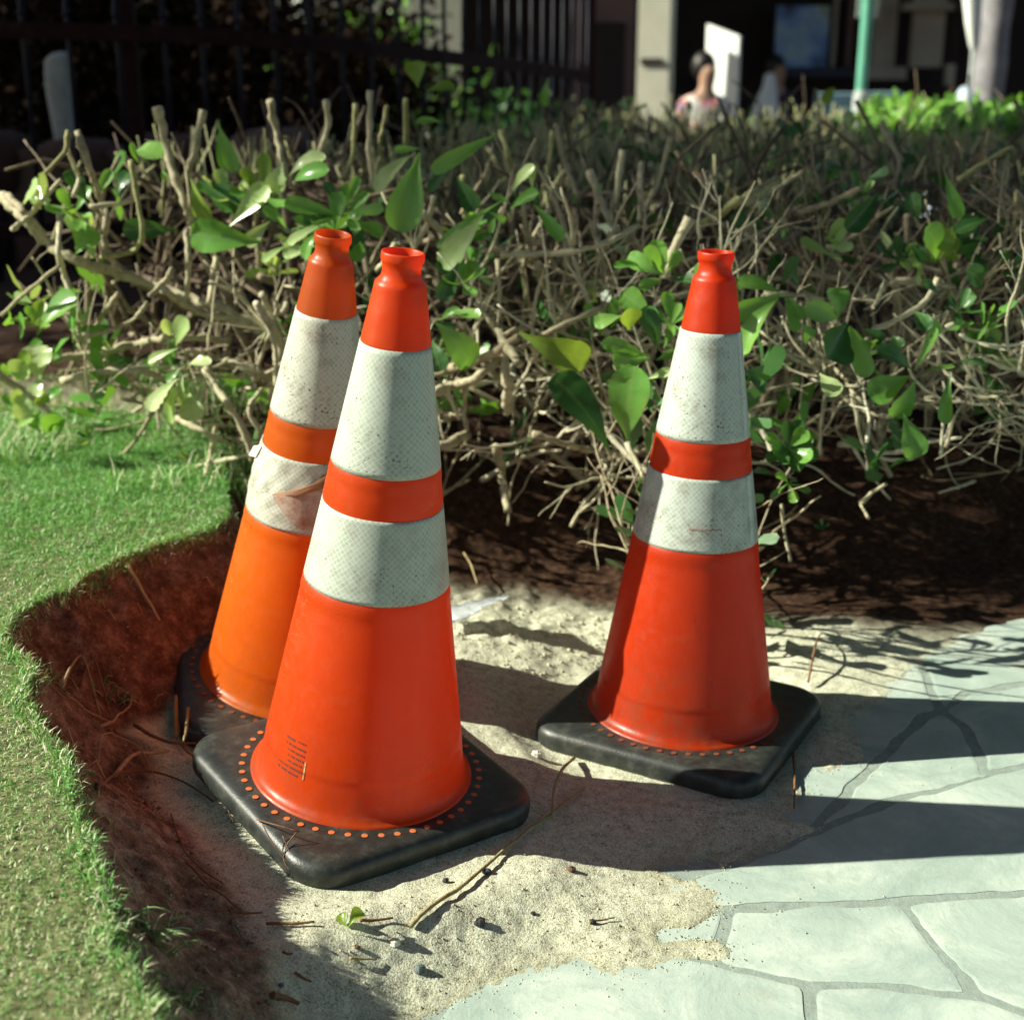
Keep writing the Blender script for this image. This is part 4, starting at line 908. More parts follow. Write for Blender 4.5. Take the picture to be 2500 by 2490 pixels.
lying('dry_leaf_blade', 'long narrow dry leaf blade standing against the base of the rear cone', 'leaf', [(415,1620),(430,1700),(440,1810)], 16, M['straw'], .012, .35)
lying('dry_leaf_blade', 'short pale leaf blade at the rear corner of the shaded cone base', 'leaf', [(440,1480),(434,1530),(430,1570)], 12, M['straw'], .03, .5)
lying('dry_stalk', 'thin brown stalk running down the bank beside the nearest cone base', 'stalk', [(440,1825),(500,1900),(545,1960),(572,2020)], 6, M['dry_brown'], .006, .5)
lying('root', 'curved dark root arching over the shaded bank', 'root', [(240,1935),(300,1912),(380,1905),(450,1925),(520,1965)], 9, M['dry_brown'], .004, .5, arch=.012)
lying('root', 'pale forked root stub at the middle of the soil bank', 'root', [(280,1915),(330,1890),(375,1868),(412,1852)], 13, M['root'], .010, .6, arch=.01)
lying('root', 'thin twisted root standing up from the soil under the lawn edge', 'root', [(158,1738),(185,1670),(205,1625),(232,1594)], 9, M['root'], .012, .5, arch=.015)
lying('root', 'straight pale root sticking out near the top of the bank', 'root', [(147,1551),(195,1545),(245,1532)], 10, M['root'], .012, .7)
lying('root', 'brown root lying just below the upright twisted root', 'root', [(195,1688),(235,1674),(272,1670)], 8, M['dry_brown'], .006, .5)
lying('root', 'pale knobby root with green tips above the forked stub', 'root', [(246,1800),(280,1808),(305,1795),(322,1760),(326,1748)], 9, M['root'], .015, .5, arch=.02)
lying('root', 'thin round loop of grass runner on the bank', 'runner', [(240,1890),(255,1855),(300,1845),(345,1868),(372,1905),(382,1935)], 3.5, M['root'], .01, .8, arch=.02)
lying('root', 'fine grey runner stem hanging down the lower bank', 'runner', [(418,1995),(432,2040),(452,2090),(490,2130),(545,2165)], 5, M['dry_brown'], .004, .7)
lying('root', 'dark root crossing the deep shade beside the base corner', 'root', [(455,2110),(520,2180),(590,2230)], 6, M['dry_brown'], .003, .6)
lying('dry_leaf_blade', 'yellow dry leaf blade fallen on the bank below the lawn edge', 'leaf', [(310,1368),(345,1378),(380,1392)], 14, M['straw'], .012, .4)
lying('dry_stalk', 'brown dry blade curled on the soil left of the nearest base', 'leaf', [(330,1790),(372,1818),(420,1836),(480,1835)], 12, M['dry_brown'], .012, .4)
lying('dry_stalk', 'thin brown stem leaning beside the base corner of the right cone', 'stem', [(1936,1850),(1940,1900),(1938,1985)], 10, M['dry_brown'], .006, .5)
lying('dry_stalk', 'golden dry stalk bent out from under the right cone base', 'stalk', [(1400,1862),(1372,1905),(1352,1950),(1348,2010)], 12, M['straw'], .006, .4, arch=.01)
lying('dry_stalk', 'thin upright straw behind the nearest cone', 'straw', [(1132,1342),(1150,1400),(1165,1452)], 8, M['straw'], .02, .7)
lying('twig_fragment', 'slender twig on the dappled sand right of the right cone', 'twig', [(1972,1680),(1990,1610),(2005,1560)], 8, M['dry_brown'], .01, .5, arch=.02)
lying('twig_fragment', 'short dark twig on the pale sand by the ripples', 'twig', [(1440,2258),(1470,2252),(1500,2246)], 5, M['dry_brown'])
for i, (a, b, cc) in enumerate([((720,2380),(760,2400),'dark crumbled stick in the lower shade'), ((560,2230),(640,2235),'thin dark twig in the shade below the base corner'), ((690,2330),(715,2335),'tiny reddish twig in the lower left shade')]):
    lying('twig_fragment', cc, 'twig', [a, ((a[0] + b[0]) / 2, (a[1] + b[1]) / 2 + 4), b], 7, M['dry_brown'])
# wiry runner tangle over the near corner of the front base
rt = MB()
for pts in ([(690,2040),(712,2090),(738,2130),(762,2158)], [(640,2010),(660,2050),(700,2105),(745,2150)], [(625,2000),(680,2015),(730,2030)], [(725,2030),(700,2060),(690,2100),(720,2140)]):
    P = [atz(px, py, 0.115 - 0.00008 * (py - 2000) * 5 - (0.02 if px < 640 else 0)) for px, py in pts]; V, Fs = tube(spline(P, 14), 0.0008, 5); rt.add(V, Fs, .3)
tag(rt.build('grass_runner', M['dry_brown']), 'dark wiry grass runners clinging to the near corner of the front base', 'runner')
def blob(name, label, cat, px, py, sx, sz, mat, group=None, seed=0, squash=.7):
    p = gpt(px, py); r = sx * .5 * 1.85 / FPX; s = random.Random(seed)
    V = []; F_ = []; n1, n2 = 8, 6
    for i in range(n2 + 1):
        th = math.pi * i / n2
        for j in range(n1):
            a = 2 * math.pi * j / n1; k = r * (1 + s.uniform(-.22, .22)); V.append((p[0] + k * math.sin(th) * math.cos(a), p[1] + k * math.sin(th) * math.sin(a) * .8, p[2] + r * squash * .75 + k * squash * math.cos(th)))
    for i in range(n2):
        for j in range(n1): F_.append((i * n1 + j, (i + 1) * n1 + j, (i + 1) * n1 + (j + 1) % n1, i * n1 + (j + 1) % n1))
    return tag(make(name, V, F_, mat, smooth=False), label, cat, group)
PEB = 'small stones lying on the sand'
blob('pebble', 'black pebble alone in the middle of the sunlit sand', 'pebble', 1172, 2258, 30, 16, M['pebble_dark'], PEB, 1)
blob('pebble', 'blue grey chipped pebble lowest on the sunlit sand', 'pebble', 1024, 2372, 28, 16, M['pebble_teal'], PEB, 2)
blob('pebble', 'dark brown crumb just below the cone shadow line', 'pebble', 1396, 2127, 22, 12, M['pebble_brown'], PEB, 3)
blob('pebble', 'black crumb beside the long dry stalk', 'pebble', 1188, 2132, 22, 10, M['pebble_dark'], PEB, 4)
blob('pebble', 'dark crumb at the head of the sand ripples', 'pebble', 1447, 2254, 18, 10, M['pebble_dark'], PEB, 5)
blob('pebble', 'white broken shell bit on the sunlit sand', 'shell', 965, 2306, 26, 16, M['pebble_white'], None, 6)
blob('pebble', 'small dark crumb on the paler flagstone near its joint', 'pebble', 1838, 2182, 12, 8, M['pebble_dark'], PEB, 7)
blob('pebble', 'tiny black crumb on the flagstone nearest the bottom right', 'pebble', 2136, 2382, 10, 7, M['pebble_dark'], PEB, 8)
blob('pebble', 'grey clod at the sunlit corner under the right cone base', 'clod', 1312, 1848, 34, 20, M['pebble_white'], PEB, 9)
blob('pebble', 'small brown crumb left of the fallen green leaf tip', 'pebble', 872, 2312, 14, 8, M['pebble_brown'], PEB, 10)
blob('pebble', 'tiny dark crumb nearest the black base shadow', 'pebble', 1088, 2152, 16, 8, M['pebble_dark'], PEB, 11)
blob('pebble', 'tiny dark crumb right of the black pebble', 'pebble', 1302, 2232, 13, 8, M['pebble_dark'], PEB, 12)
blob('clod', 'dark brown soil clod in the flagstone joint', 'clod', 2076, 2195, 34, 10, M['pebble_brown'], None, 13, .35)
blob('pebble', 'pale grey pebble in the shade at the lower left', 'pebble', 687, 2408, 14, 8, M['pebble_teal'], PEB, 14)
# loose crumbs and clods that nobody could count
cb = MB(); cs = random.Random(8); nC = 1500
CX_ = np.where(np.arange(nC) < 700, rng.uniform(-.12, .22, nC), np.where(np.arange(nC) < 1200, rng.uniform(-.35, .28, nC), rng.uniform(-.7, -.35, nC)))
CY_ = np.where(np.arange(nC) < 700, rng.uniform(2.2, 2.46, nC), np.where(np.arange(nC) < 1200, rng.uniform(1.3, 1.75, nC), rng.uniform(1.3, 2.2, nC)))
CZ_ = ground(CX_, CY_)[0]; CS_ = seg_sdf(CX_, CY_, SAND)
for i in range(nC):
    x, y, z = CX_[i], CY_[i], CZ_[i]
    if CS_[i] < .006 or any(np.hypot(x - c[0][0], y - c[0][1]) < .24 for c in CONES.values()): continue
    r = cs.uniform(.0008, .0024) * (2.0 if (i < 700 and cs.random() < .35) else 1)
    V = [(x + r * cs.uniform(.6, 1.2) * a, y + r * cs.uniform(.6, 1.2) * b, z + r * .4 + r * cs.uniform(.5, 1) * c_) for a, b, c_ in ((1, 0, 0), (-1, 0, 0), (0, 1, 0), (0, -1, 0), (0, 0, 1), (0, 0, -.6))]
    cb.add(V, [(0, 2, 4), (2, 1, 4), (1, 3, 4), (3, 0, 4), (2, 0, 5), (1, 2, 5), (3, 1, 5), (0, 3, 5)])
bx_, by_ = rng.uniform(-.85, -.2, 2600), rng.uniform(1.15, 2.45, 2600); bg_ = ground(bx_, by_)
bank_mb = MB()
for i in np.nonzero(bg_[2] > .25)[0]:
    x, y, z = bx_[i], by_[i], bg_[0][i]; r = .0012 + .0040 * cs.random() ** 4
    bank_mb.add([(x + r * cs.uniform(.6, 1.2) * a, y + r * cs.uniform(.6, 1.2) * b, z + r * .25 + r * cs.uniform(.5, 1) * c_) for a, b, c_ in ((1, 0, 0), (-1, 0, 0), (0, 1, 0), (0, -1, 0), (0, 0, 1), (0, 0, -.6))], [(0, 2, 4), (2, 1, 4), (1, 3, 4), (3, 0, 4), (2, 0, 5), (1, 2, 5), (3, 1, 5), (0, 3, 5)])
tag(bank_mb.build('soil_clods', simple('clod_soil', (0.21, 0.115, 0.078), 0.95, .5, 25, 0, .05), smooth=False), 'brown crumbling soil clods on the cut bank', 'soil', kind='stuff')
st_ = MB(); q_ = np.nonzero((bg_[2] > .2))[0][:75]
for i in q_:
    x, y, z = bx_[i], by_[i], bg_[0][i]; a = cs.uniform(0, 6.28); L_ = cs.uniform(.006, .026); e = (x + L_ * math.cos(a), y + L_ * math.sin(a)); ze = gz(*e)
    V, Fs = tube([(x, y, z + .002), ((x + e[0]) / 2, (y + e[1]) / 2, max(z, ze) + .004), (e[0], e[1], ze + .002)], cs.uniform(.0003, .0008), 4); st_.add(V, Fs, cs.random())
tag(st_.build('straw_litter', M['straw']), 'scattered short pale straws on the soil bank', 'straw', kind='stuff')
nG = 60000; gx_, gy_ = rng.uniform(-.15, .85, nG), rng.uniform(1.3, 2.6, nG); gd_ = seg_sdf(gx_, gy_, SAND)
kk = (gd_ < 0.004) & (rng.random(nG) < .035 * np.exp(gd_ / .05) + .55 * np.exp(gd_ / .009))
for x, y in zip(gx_[kk], gy_[kk]):
    r = cs.uniform(.0006, .0016)
    cb.add([(x + r * a, y + r * b, .0004 + r * .4 + r * cs.uniform(.5, 1) * c_) for a, b, c_ in ((1, 0, 0), (-1, 0, 0), (0, 1, 0), (0, -1, 0), (0, 0, 1), (0, 0, -.6))], [(0, 2, 4), (2, 1, 4), (1, 3, 4), (3, 0, 4), (2, 0, 5), (1, 2, 5), (3, 1, 5), (0, 3, 5)])
o = cb.build('crumbs', simple('crumb_sand', (0.50, 0.48, 0.35), 0.95, .5, 60), smooth=False)
tag(o, 'loose crumbs of sand and soil around the cones', 'crumbs', kind='stuff')
# fallen green leaf, folded
p = gpt(850, 2275); q = gpt(888, 2258)
V, Fs = leaf_geo(p + [0, 0, .006], q + [0.002, 0, .014], .75, sag=.3, cup=.9, facing=(0, -.4, 1)); V2, F2 = leaf_geo(p + [-.002, .004, .004], p + [-.006, .016, .016], .9, sag=.1, cup=.6, facing=(-.6, -.6, .5))
mb = MB(); mb.add(V, Fs); mb.add(V2, F2); tag(mb.build('fallen_leaf', M['leaf_yellow']), 'curled yellow green leaf fallen on the sunlit sand', 'leaf')
# crumpled clear plastic wrapper behind the front cone
def plastic():
    A = [(1095,1478),(1150,1466),(1240,1450)]; B = [(1095,1530),(1150,1508),(1243,1456)]
    V = []; k = 12
    for i in range(k + 1):
        s = i / k
        a = aty(1085 + 158 * s, 1480 - 30 * s, 2.36); b = aty(1085 + 158 * s, 1532 - 78 * s, 2.30)
        for j in range(5):
            u = j / 4; v = a * (1 - u) + b * u; v = v + np.array([0, -.010 * math.sin(math.pi * u) + rng.normal(0, .0015), .004 * math.sin(math.pi * u) + rng.normal(0, .0015)]); V.append(v)
    return V, [(i * 5 + j, i * 5 + j + 1, (i + 1) * 5 + j + 1, (i + 1) * 5 + j) for i in range(k) for j in range(4)]
t = NT('clear_plastic'); t.color((0.55, 0.60, 0.62)).set(Roughness=0.12); t.p.inputs['Transmission Weight'].default_value = 0.35; t.p.inputs['IOR'].default_value = 1.4
t.normal(t.bump(t.noise(60, 3), .6, .01))
V, Fs = plastic(); o = make('plastic_wrapper', V, Fs, t.m); s_ = o.modifiers.new('t', 'SOLIDIFY'); s_.thickness = .0008
tag(o, 'crumpled shiny clear plastic wrapper behind the nearest cone', 'wrapper')
# grass tufts left on the bank
def tuft(px, py, n, Lm, label, droop):
    p = gpt(px, py); mb = MB()
    for i in range(n):
        a = rng.uniform(0, 6.28); L = Lm * rng.uniform(.5, 1.1); b = p + np.array([rng.normal(0, .010), rng.normal(0, .008), 0]); b[2] = gz(b[0], b[1])
        d = np.array([math.cos(a) * .7 + .3, math.sin(a) * .5 - .2, rng.uniform(.2, 1.0)]); d /= np.linalg.norm(d)
        P = [b, b + d * L * .5 + [0, 0, .004], b + d * L + [0, 0, -droop * L]]; V, Fs = tube(spline(P, 6), np.linspace(.0010, .0004, 6), 4); mb.add(V, Fs, rng.random())
    o = mb.build('grass_tuft', M['grass']); tag(o, label, 'tuft', 'grass tufts left on the soil bank')
tuft(375, 2280, 34, .045, 'largest pale grass tuft hanging on the lower bank', .3); tuft(255, 1480, 16, .03, 'pale straw tuft at the top of the bank near the rear cone', .5)
tuft(115, 1522, 14, .026, 'small green tuft just under the upper lawn edge', .2); tuft(445, 2440, 18, .03, 'green tuft at the bottom edge of the photo', .3); pass
tuft(240, 1990, 5, .024, 'tiny three bladed tuft on the bare bank', .2); tuft(270, 2200, 12, .028, 'thin green tuft above the largest pale one', .2); tuft(205, 2060, 12, .026, 'sprawling runner tuft at the middle lawn edge', .3); tuft(185, 1880, 12, .022, 'short tuft at the lawn edge above the forked root', .2)

# ------------------------------------------------------------------ fence, wall and shade tree at the left
def px_poly(x): return float(np.interp(x, [-900, 0, 400, 756, 907, 1085, 1225, 1325, 1436], [4.8, 4.8, 4.95, 5.2, 5.45, 5.9, 6.4, 6.8, 7.3]))
def rail_py(x): return float(np.interp(x, [-900, 0, 453, 673, 835, 970, 1132, 1250, 1347, 1438], [66, 73, 85, 100, 111, 126, 146, 159, 172, 190]))
M['iron'] = simple('dark_iron', (0.010, 0.010, 0.020), 0.45, .3, 30, 0, .15); M['rail'] = simple('rail_brown', (0.026, 0.010, 0.010), 0.7, .3, 20, 0, .08)
fb = aty(700, 700, 5.2); fence = empty('fence', (float(fb[0]), 5.2, 0.0), 'dark iron bar fence with a brown rail behind the hedge', 'fence'); FI = inv_of(fence)
barx = [-780, -660, -540, -420, -300, -180, -62, 56, 166, 286, 400, 493, 582, 671, 756, 835, 907, 973, 1033, 1085, 1132, 1172, 1208, 1240, 1270, 1298, 1325, 1350, 1374, 1396, 1416, 1434]
rp = []
for x in barx:
    yd = px_poly(x); c = aty(x, rail_py(x), yd); rp.append(c); zg_ = gz(c[0], c[1])
    V, Fs = tube([(c[0], c[1], zg_), (c[0], c[1], c[2] + .62)], .0085, 8); make('bar', V, Fs, M['iron'], fence, inv=FI)
    kb, kf = tube([(c[0], c[1], c[2] + .045), (c[0], c[1], c[2] + .055), (c[0], c[1], c[2] + .065)], [.009, .0125, .009], 8); make('bar_collar', kb, kf, M['iron'], fence, inv=FI)
def rail(off, h, w, name):
    for i in range(len(rp) - 1):
        pass
    mb = MB(); V = []
    for c in rp:
        for dy, dz in ((-w, -h), (w, -h), (w, h), (-w, h)): V.append((c[0], c[1] + dy, c[2] + off + dz))
    k = len(rp); F_ = [(i * 4 + j, i * 4 + (j + 1) % 4, (i + 1) * 4 + (j + 1) % 4, (i + 1) * 4 + j) for i in range(k - 1) for j in range(4)] + [(3, 2, 1, 0), (k * 4 - 4, k * 4 - 3, k * 4 - 2, k * 4 - 1)]
    return make(name, V, F_, M['rail'], fence, False, FI)
rail(0, .026, .018, 'middle_rail'); rail(.63, .020, .016, 'top_rail'); rail(-.62, .02, .016, 'bottom_rail')
for x in (305, -420, 1436):
    yd = px_poly(x); c = aty(x, rail_py(x), yd + .05); mb = MB(); mb.box((c[0] - .03, c[1], gz(c[0], c[1]) - .02), (c[0] + .03, c[1] + .05, c[2] + .66)); mb.build('post', M['rail'], fence, False, FI)
# stone wall behind the fence
wy = 5.55; wtop = aty(130, 335, wy)[2]
wall = empty('stone_wall', (-1.9, wy + .15, -.1), 'low rough brown stone wall behind the fence at left', 'wall'); WI = inv_of(wall)
t = NT('wall_rock'); ob = t.n('ObjectInfo').outputs['Random']; f = t.noise(7, 6, .65)
t.color(t.ramp(t.math('ADD', t.math('MULTIPLY', f, .7), t.math('MULTIPLY', ob, .3)), [(.3, (.05, .022, .016)), (.55, (.11, .055, .040)), (.8, (.22, .15, .11))])).set(Roughness=.9); t.normal(t.bump(t.noise(30, 5), .7, .02)); M['rock'] = t.m
def rock(cx, cy, cz, sx, sy, sz, parent, inv, mat, seed):
    s = np.random.default_rng(seed); n1, n2 = 12, 8; V = []
    for i in range(n2 + 1):
        th = math.pi * i / n2
        for j in range(n1):
            a = 2 * math.pi * j / n1; d = np.array([math.sin(th) * math.cos(a), math.sin(th) * math.sin(a), math.cos(th)])
            d = np.sign(d) * np.abs(d) ** .55; d *= 1 + .07 * math.sin(3 * d[0] + seed) + s.uniform(-.03, .03); V.append((cx + d[0] * sx, cy + d[1] * sy, cz + d[2] * sz))
    F_ = [(i * n1 + j, (i + 1) * n1 + j, (i + 1) * n1 + (j + 1) % n1, i * n1 + (j + 1) % n1) for i in range(n2) for j in range(n1)]
    return make('stone', V, F_, mat, parent, True, inv)
zb = -.32; rows_ = 4; rh = (wtop - zb) / rows_
for r_ in range(rows_):
    x = -4.6 + rs.uniform(0, .1)
    while x < -0.75:
        w = rs.uniform(.2, .42); rock(x + w / 2, wy + .15 + rs.uniform(-.02, .02), zb + rh * (r_ + .5) + (rs.uniform(-.02, .03) if r_ == rows_ - 1 else 0), w / 2 * .97, .17, rh / 2 * .98, wall, WI, M['rock'], rs.randint(0, 9999)); x += w
mb = MB(); mb.box((-4.6, wy + .06, zb - .3), (-.8, wy + .26, wtop - .05)); mb.build('wall_core', M['rock'], wall, False, WI)
# pale rounded post standing on the wall
def tapered_post(pts, w, d, yd):
    V = []; k = len(pts); n1 = 14
    for (px, py, s) in pts:
        c = aty(px, py, yd)
        for j in range(n1):
            a = 2 * math.pi * j / n1; ca, sa = math.cos(a), math.sin(a); V.append((c[0] + w * s * np.sign(ca) * abs(ca) ** .6, c[1] + d * s * np.sign(sa) * abs(sa) ** .6, c[2]))
    F_ = [(i * n1 + j, i * n1 + (j + 1) % n1, (i + 1) * n1 + (j + 1) % n1, (i + 1) * n1 + j) for i in range(k - 1) for j in range(n1)] + [tuple(range((k - 1) * n1, k * n1))]
    return V, F_
V, F_ = tapered_post([(158, 345, .72), (152, 290, .82), (146, 230, .98), (143, 180, 1.03), (143, 150, 1.0), (147, 138, .88), (150, 130, .6), (152, 127, .25)], .046, .05, 5.7)
tag(make('stone_post', V, F_, simple('post_concrete', (.42, .43, .41), .9, .15, 30, .3)), 'pale grey round topped post on the stone wall', 'post')
# leafy things
def tree(name, label, loc, trunk_h, crown_c, crown_r, n, leafsize, mat, cat='tree', group=None, trunk_r=.12, even=False):
    root = empty(name, loc, label, cat, group); L = np.array(loc)
    cc = np.array(crown_c, float); rr = np.array(crown_r, float)
    def pts(n):
        if even:
            u = rng.uniform(-1, 1, (n * 2, 3)); u = u[(np.abs(u) ** 4).sum(1) < 1.0 + .5 * rng.random(n * 2)][:n]; return cc + np.resize(u, (n, 3)) * rr
        k = 60; cl = rng.normal(0, 1, (k, 3)); cl /= np.linalg.norm(cl, axis=1)[:, None]; cl *= rng.random((k, 1)) ** .4 * .78
        i = rng.integers(0, k, n); o_ = rng.normal(0, .20, (n, 3)); return cc + (cl[i] + o_) * rr
    V, F_ = leaf_mass(n, pts, None, leafsize, 'x'); fast('crown', V - L, F_, mat, root)
    V, Fs = tube(spline([(0, 0, -.05), (.05, 0, trunk_h * .5), tuple(cc - L)], 10), np.linspace(trunk_r, trunk_r * .35, 10), 10); tr = make('trunk', V, Fs, M['bark'], root)
    for j in range(5):
        e = cc - L + rng.normal(0, .45, 3) * rr; V, Fs = tube(spline([(0.03, 0, trunk_h * (.55 + .08 * j)), tuple((e + (cc - L)) / 2), tuple(e)], 8), np.linspace(trunk_r * .4, trunk_r * .1, 8), 6); make('limb', V, Fs, M['bark'], tr)
    return root
tree('shade_tree', 'broad leafy tree at far left, out past the fence', (-7.2, 5.0, -.15), 3.2, (-7.0, 5.15, 4.5), (1.5, 1.75, 1.3), 9000, .20, M['leaf_dark'], trunk_r=.2)
tree('shade_tree', 'taller leafy tree at far left, its crown above the first', (-8.6, 3.9, .1), 4.8, (-7.2, 3.75, 6.95), (1.2, 1.60, 1.20), 3200, .26, M['leaf_dark'], trunk_r=.2, even=True)
M['canopy'] = simple('sky_blocker_leaf', (.035, .065, .022), .8, .3, 3)  # dark leaves of the added sky-blocking tree
tree('sky_blocker_tree', 'added unseen tree behind and above the camera, blocks sky light', (4.6, -3.6, 0), 4.0, (2.3, .9, 5.8), (6.2, 6.6, 1.2), 19000, .62, M['canopy'], trunk_r=.35)  # added overhead crown, shuts out sky light to deepen the shadows
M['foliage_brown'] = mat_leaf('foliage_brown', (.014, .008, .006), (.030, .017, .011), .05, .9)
def bush(name, label, c, r, n, size, mat, group=None):
    g_ = gz(c[0], c[1]); return tree(name, label, (c[0], c[1], g_), max(.1, c[2] - g_), c, r, n, size, mat, 'shrub', group, .03)
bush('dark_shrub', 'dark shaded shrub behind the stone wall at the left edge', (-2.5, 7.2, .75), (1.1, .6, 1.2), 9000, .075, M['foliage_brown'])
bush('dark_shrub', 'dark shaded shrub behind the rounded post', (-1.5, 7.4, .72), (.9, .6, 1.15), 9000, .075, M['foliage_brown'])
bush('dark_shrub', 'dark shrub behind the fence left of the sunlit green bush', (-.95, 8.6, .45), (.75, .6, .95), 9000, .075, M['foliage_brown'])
bush('green_shrub', 'sunlit green leafy bush seen through the fence bars', (-.95, 9.6, .55), (.75, .5, .62), 2600, .10, M['leaf_green'])
bush('green_shrub', 'darker green bush low behind the right end of the fence', (-.1, 10.5, .1), (.6, .4, .55), 1500, .10, M['leaf_dark'])

# ------------------------------------------------------------------ far background: house front, pillar, pole, people
M['cream'] = simple('cream_plaster', (.66, .64, .50), .9, .08, 4); M['mauve'] = simple('dull_plaster', (.24, .15, .14), .9, .15, 3); M['dark'] = simple('dark_timber', (.030, .018, .016), .8, .3, 5)
M['white'] = simple('white_board', (.80, .84, .78), .8, .05, 5); M['tan'] = simple('tan_panel', (.46, .41, .33), .85, .15, 3); M['navy'] = simple('navy_counter', (.012, .016, .045), .5, .2, 5)
M['green_paint'] = simple('green_paint', (.13, .42, .29), .5, .1, 10); M['grey_paint'] = simple('grey_paint', (.36, .40, .38), .6, .1, 10)
t = NT('blue_picture'); f = t.noise(2.2, 3, .5); t.color(t.ramp(f, [(.35, (.03, .06, .16)), (.48, (.14, .32, .75)), (.60, (.40, .62, .80)), (.72, (.35, .38, .22))])).set(Roughness=.3); M['picture'] = t.m
GB = -1.08
def pbox(name, x0, y0, x1, y1, yd, dep, mat, parent=None, inv=None, bot=None, top=None):
    a = aty(x0, y1, yd); b = aty(x1, y0, yd); mb = MB()
    mb.box((a[0], yd, a[2] if bot is None else bot), (b[0], yd + dep, b[2] if top is None else top)); return mb.build(name, mat, parent, False, inv)
house = empty('building', (2.0, 17.5, GB), 'dim single storey house front filling the background', 'building'); BI = inv_of(house)
mb = MB(); mb.box((-9, 17.4, GB), (9, 17.7, 4.2)); mb.build('back_wall', M['dark'], house, False, BI)
mb = MB(); mb.box((-9.3, 14.2, 2.55), (9.3, 18.1, 2.80)); mb.build('roof_overhang', M['dark'], house, False, BI)
pbox('side_wall', 1400, 0, 1552, 300, 15.9, 1.4, M['mauve'], house, BI, bot=GB, top=2.5)
pbox('door', 1448, 55, 1528, 300, 15.8, .08, M['dark'], house, BI, bot=GB)
pbox('left_wall', 660, 0, 1130, 130, 13.2, .3, M['cream'], house, BI, bot=GB, top=2.5)
pbox('beam', 1920, 168, 2215, 190, 16.6, .25, M['navy'], house, BI)
for x0, x1, m_, yy in ((2030, 2052, 'tan', 16.8), (2066, 2090, 'mauve', 16.8), (2128, 2200, 'tan', 16.7), (2222, 2318, 'tan', 16.5)): pbox('panel', x0, -60, x1, 165, yy, .1, M[m_], house, BI)
pbox('sill', 2120, 165, 2215, 195, 16.55, .2, M['tan'], house, BI); pbox('lintel', 2210, 8, 2350, 26, 16.3, .2, M['tan'], house, BI)
w_ = pbox('picture_window', 1890, 15, 2028, 165, 16.9, .06, M['picture'], house, BI); w_['label'] = 'window with a blue picture'
for x0, x1 in ((1882, 1890), (2028, 2036)): pbox('window_frame', x0, 5, x1, 172, 16.86, .08, M['dark'], w_, None)
for o in w_.children: o.matrix_parent_inverse = (BI.inverted() @ Matrix.Identity(4)).inverted() if False else Matrix.Translation(house.location).inverted()
for o in w_.children: o.matrix_parent_inverse = BI
pbox('post', 2322, -30, 2344, 290, 16.0, .15, M['dark'], house, BI, bot=GB); pbox('bracket', 2310, 158, 2334, 210, 15.9, .12, M['tan'], house, BI)
pil = empty('pillar', (float(aty(1597, 150, 12.0)[0]), 12.1, GB), 'square cream pillar with a dark slot behind the hedge', 'pillar'); PI_ = inv_of(pil)
pbox('shaft', 1558, 0, 1645, 300, 12.0, .34, M['cream'], pil, PI_, bot=GB, top=2.45); pbox('slot', 1572, 143, 1624, 159, 11.985, .05, M['dark'], pil, PI_)
pil.rotation_euler = (0, 0, R(-13))
# white board standing at an angle in the sun
a = aty(1728, 60, 13.8); b = aty(1806, 90, 13.4); z0 = GB
V = [(a[0], 14.9, z0), (b[0], 14.55, z0), (b[0], 14.55, b[2]), (a[0], 14.9, a[2]), (a[0] + .03, 14.97, z0), (b[0] + .03, 14.62, z0), (b[0] + .03, 14.62, b[2]), (a[0] + .03, 14.97, a[2])]
V = [(x, y if i in (0, 3, 4, 7) else y + .72, z) for i, (x, y, z) in enumerate(V)]
V = [(x, (13.85 if x < (a[0] + b[0]) / 2 else 13.45) + (.05 if i > 3 else 0), z) for i, (x, y, z) in enumerate(V)]
tag(make('white_board', V, [(0, 1, 2, 3), (7, 6, 5, 4), (0, 4, 5, 1), (1, 5, 6, 2), (2, 6, 7, 3), (3, 7, 4, 0)], M['white'], smooth=False), 'brilliant white sunlit board behind the seated person', 'board')
c0 = aty(745, 300, 12.4); c1 = aty(745, -60, 12.4)
V, Fs = tube([(c0[0], 12.4, GB), (c0[0], 12.4, c1[2])], .045, 14); tag(make('white_post', V, Fs, M['white']), 'slim bright white post seen between the fence bars', 'post')
# green lamp pole
lp = empty('lamp_post', (float(aty(2098, 290, 11.0)[0]), 11.0, GB), 'pale green painted metal pole with grey foot', 'pole'); LI = inv_of(lp)
c0, c1 = aty(2098, 290, 11.0), aty(2120, 0, 11.0); up_d = (c1 - c0)
V, Fs = tube([c0 - up_d * .6, c0, c1, c1 + up_d * 2.2], .041, 14); make('pole', V, Fs, M['green_paint'], lp, inv=LI)
V, Fs = tube([c0 - up_d * .62, c0 + up_d * .02, c0 + up_d * .2, c0 + up_d * .24], [.085, .062, .056, .042], 14); make('foot', V, Fs, M['grey_paint'], lp, inv=LI)
pbox('sign_back', 2092, -60, 2152, 44, 11.06, .02, M['grey_paint'], lp, LI)
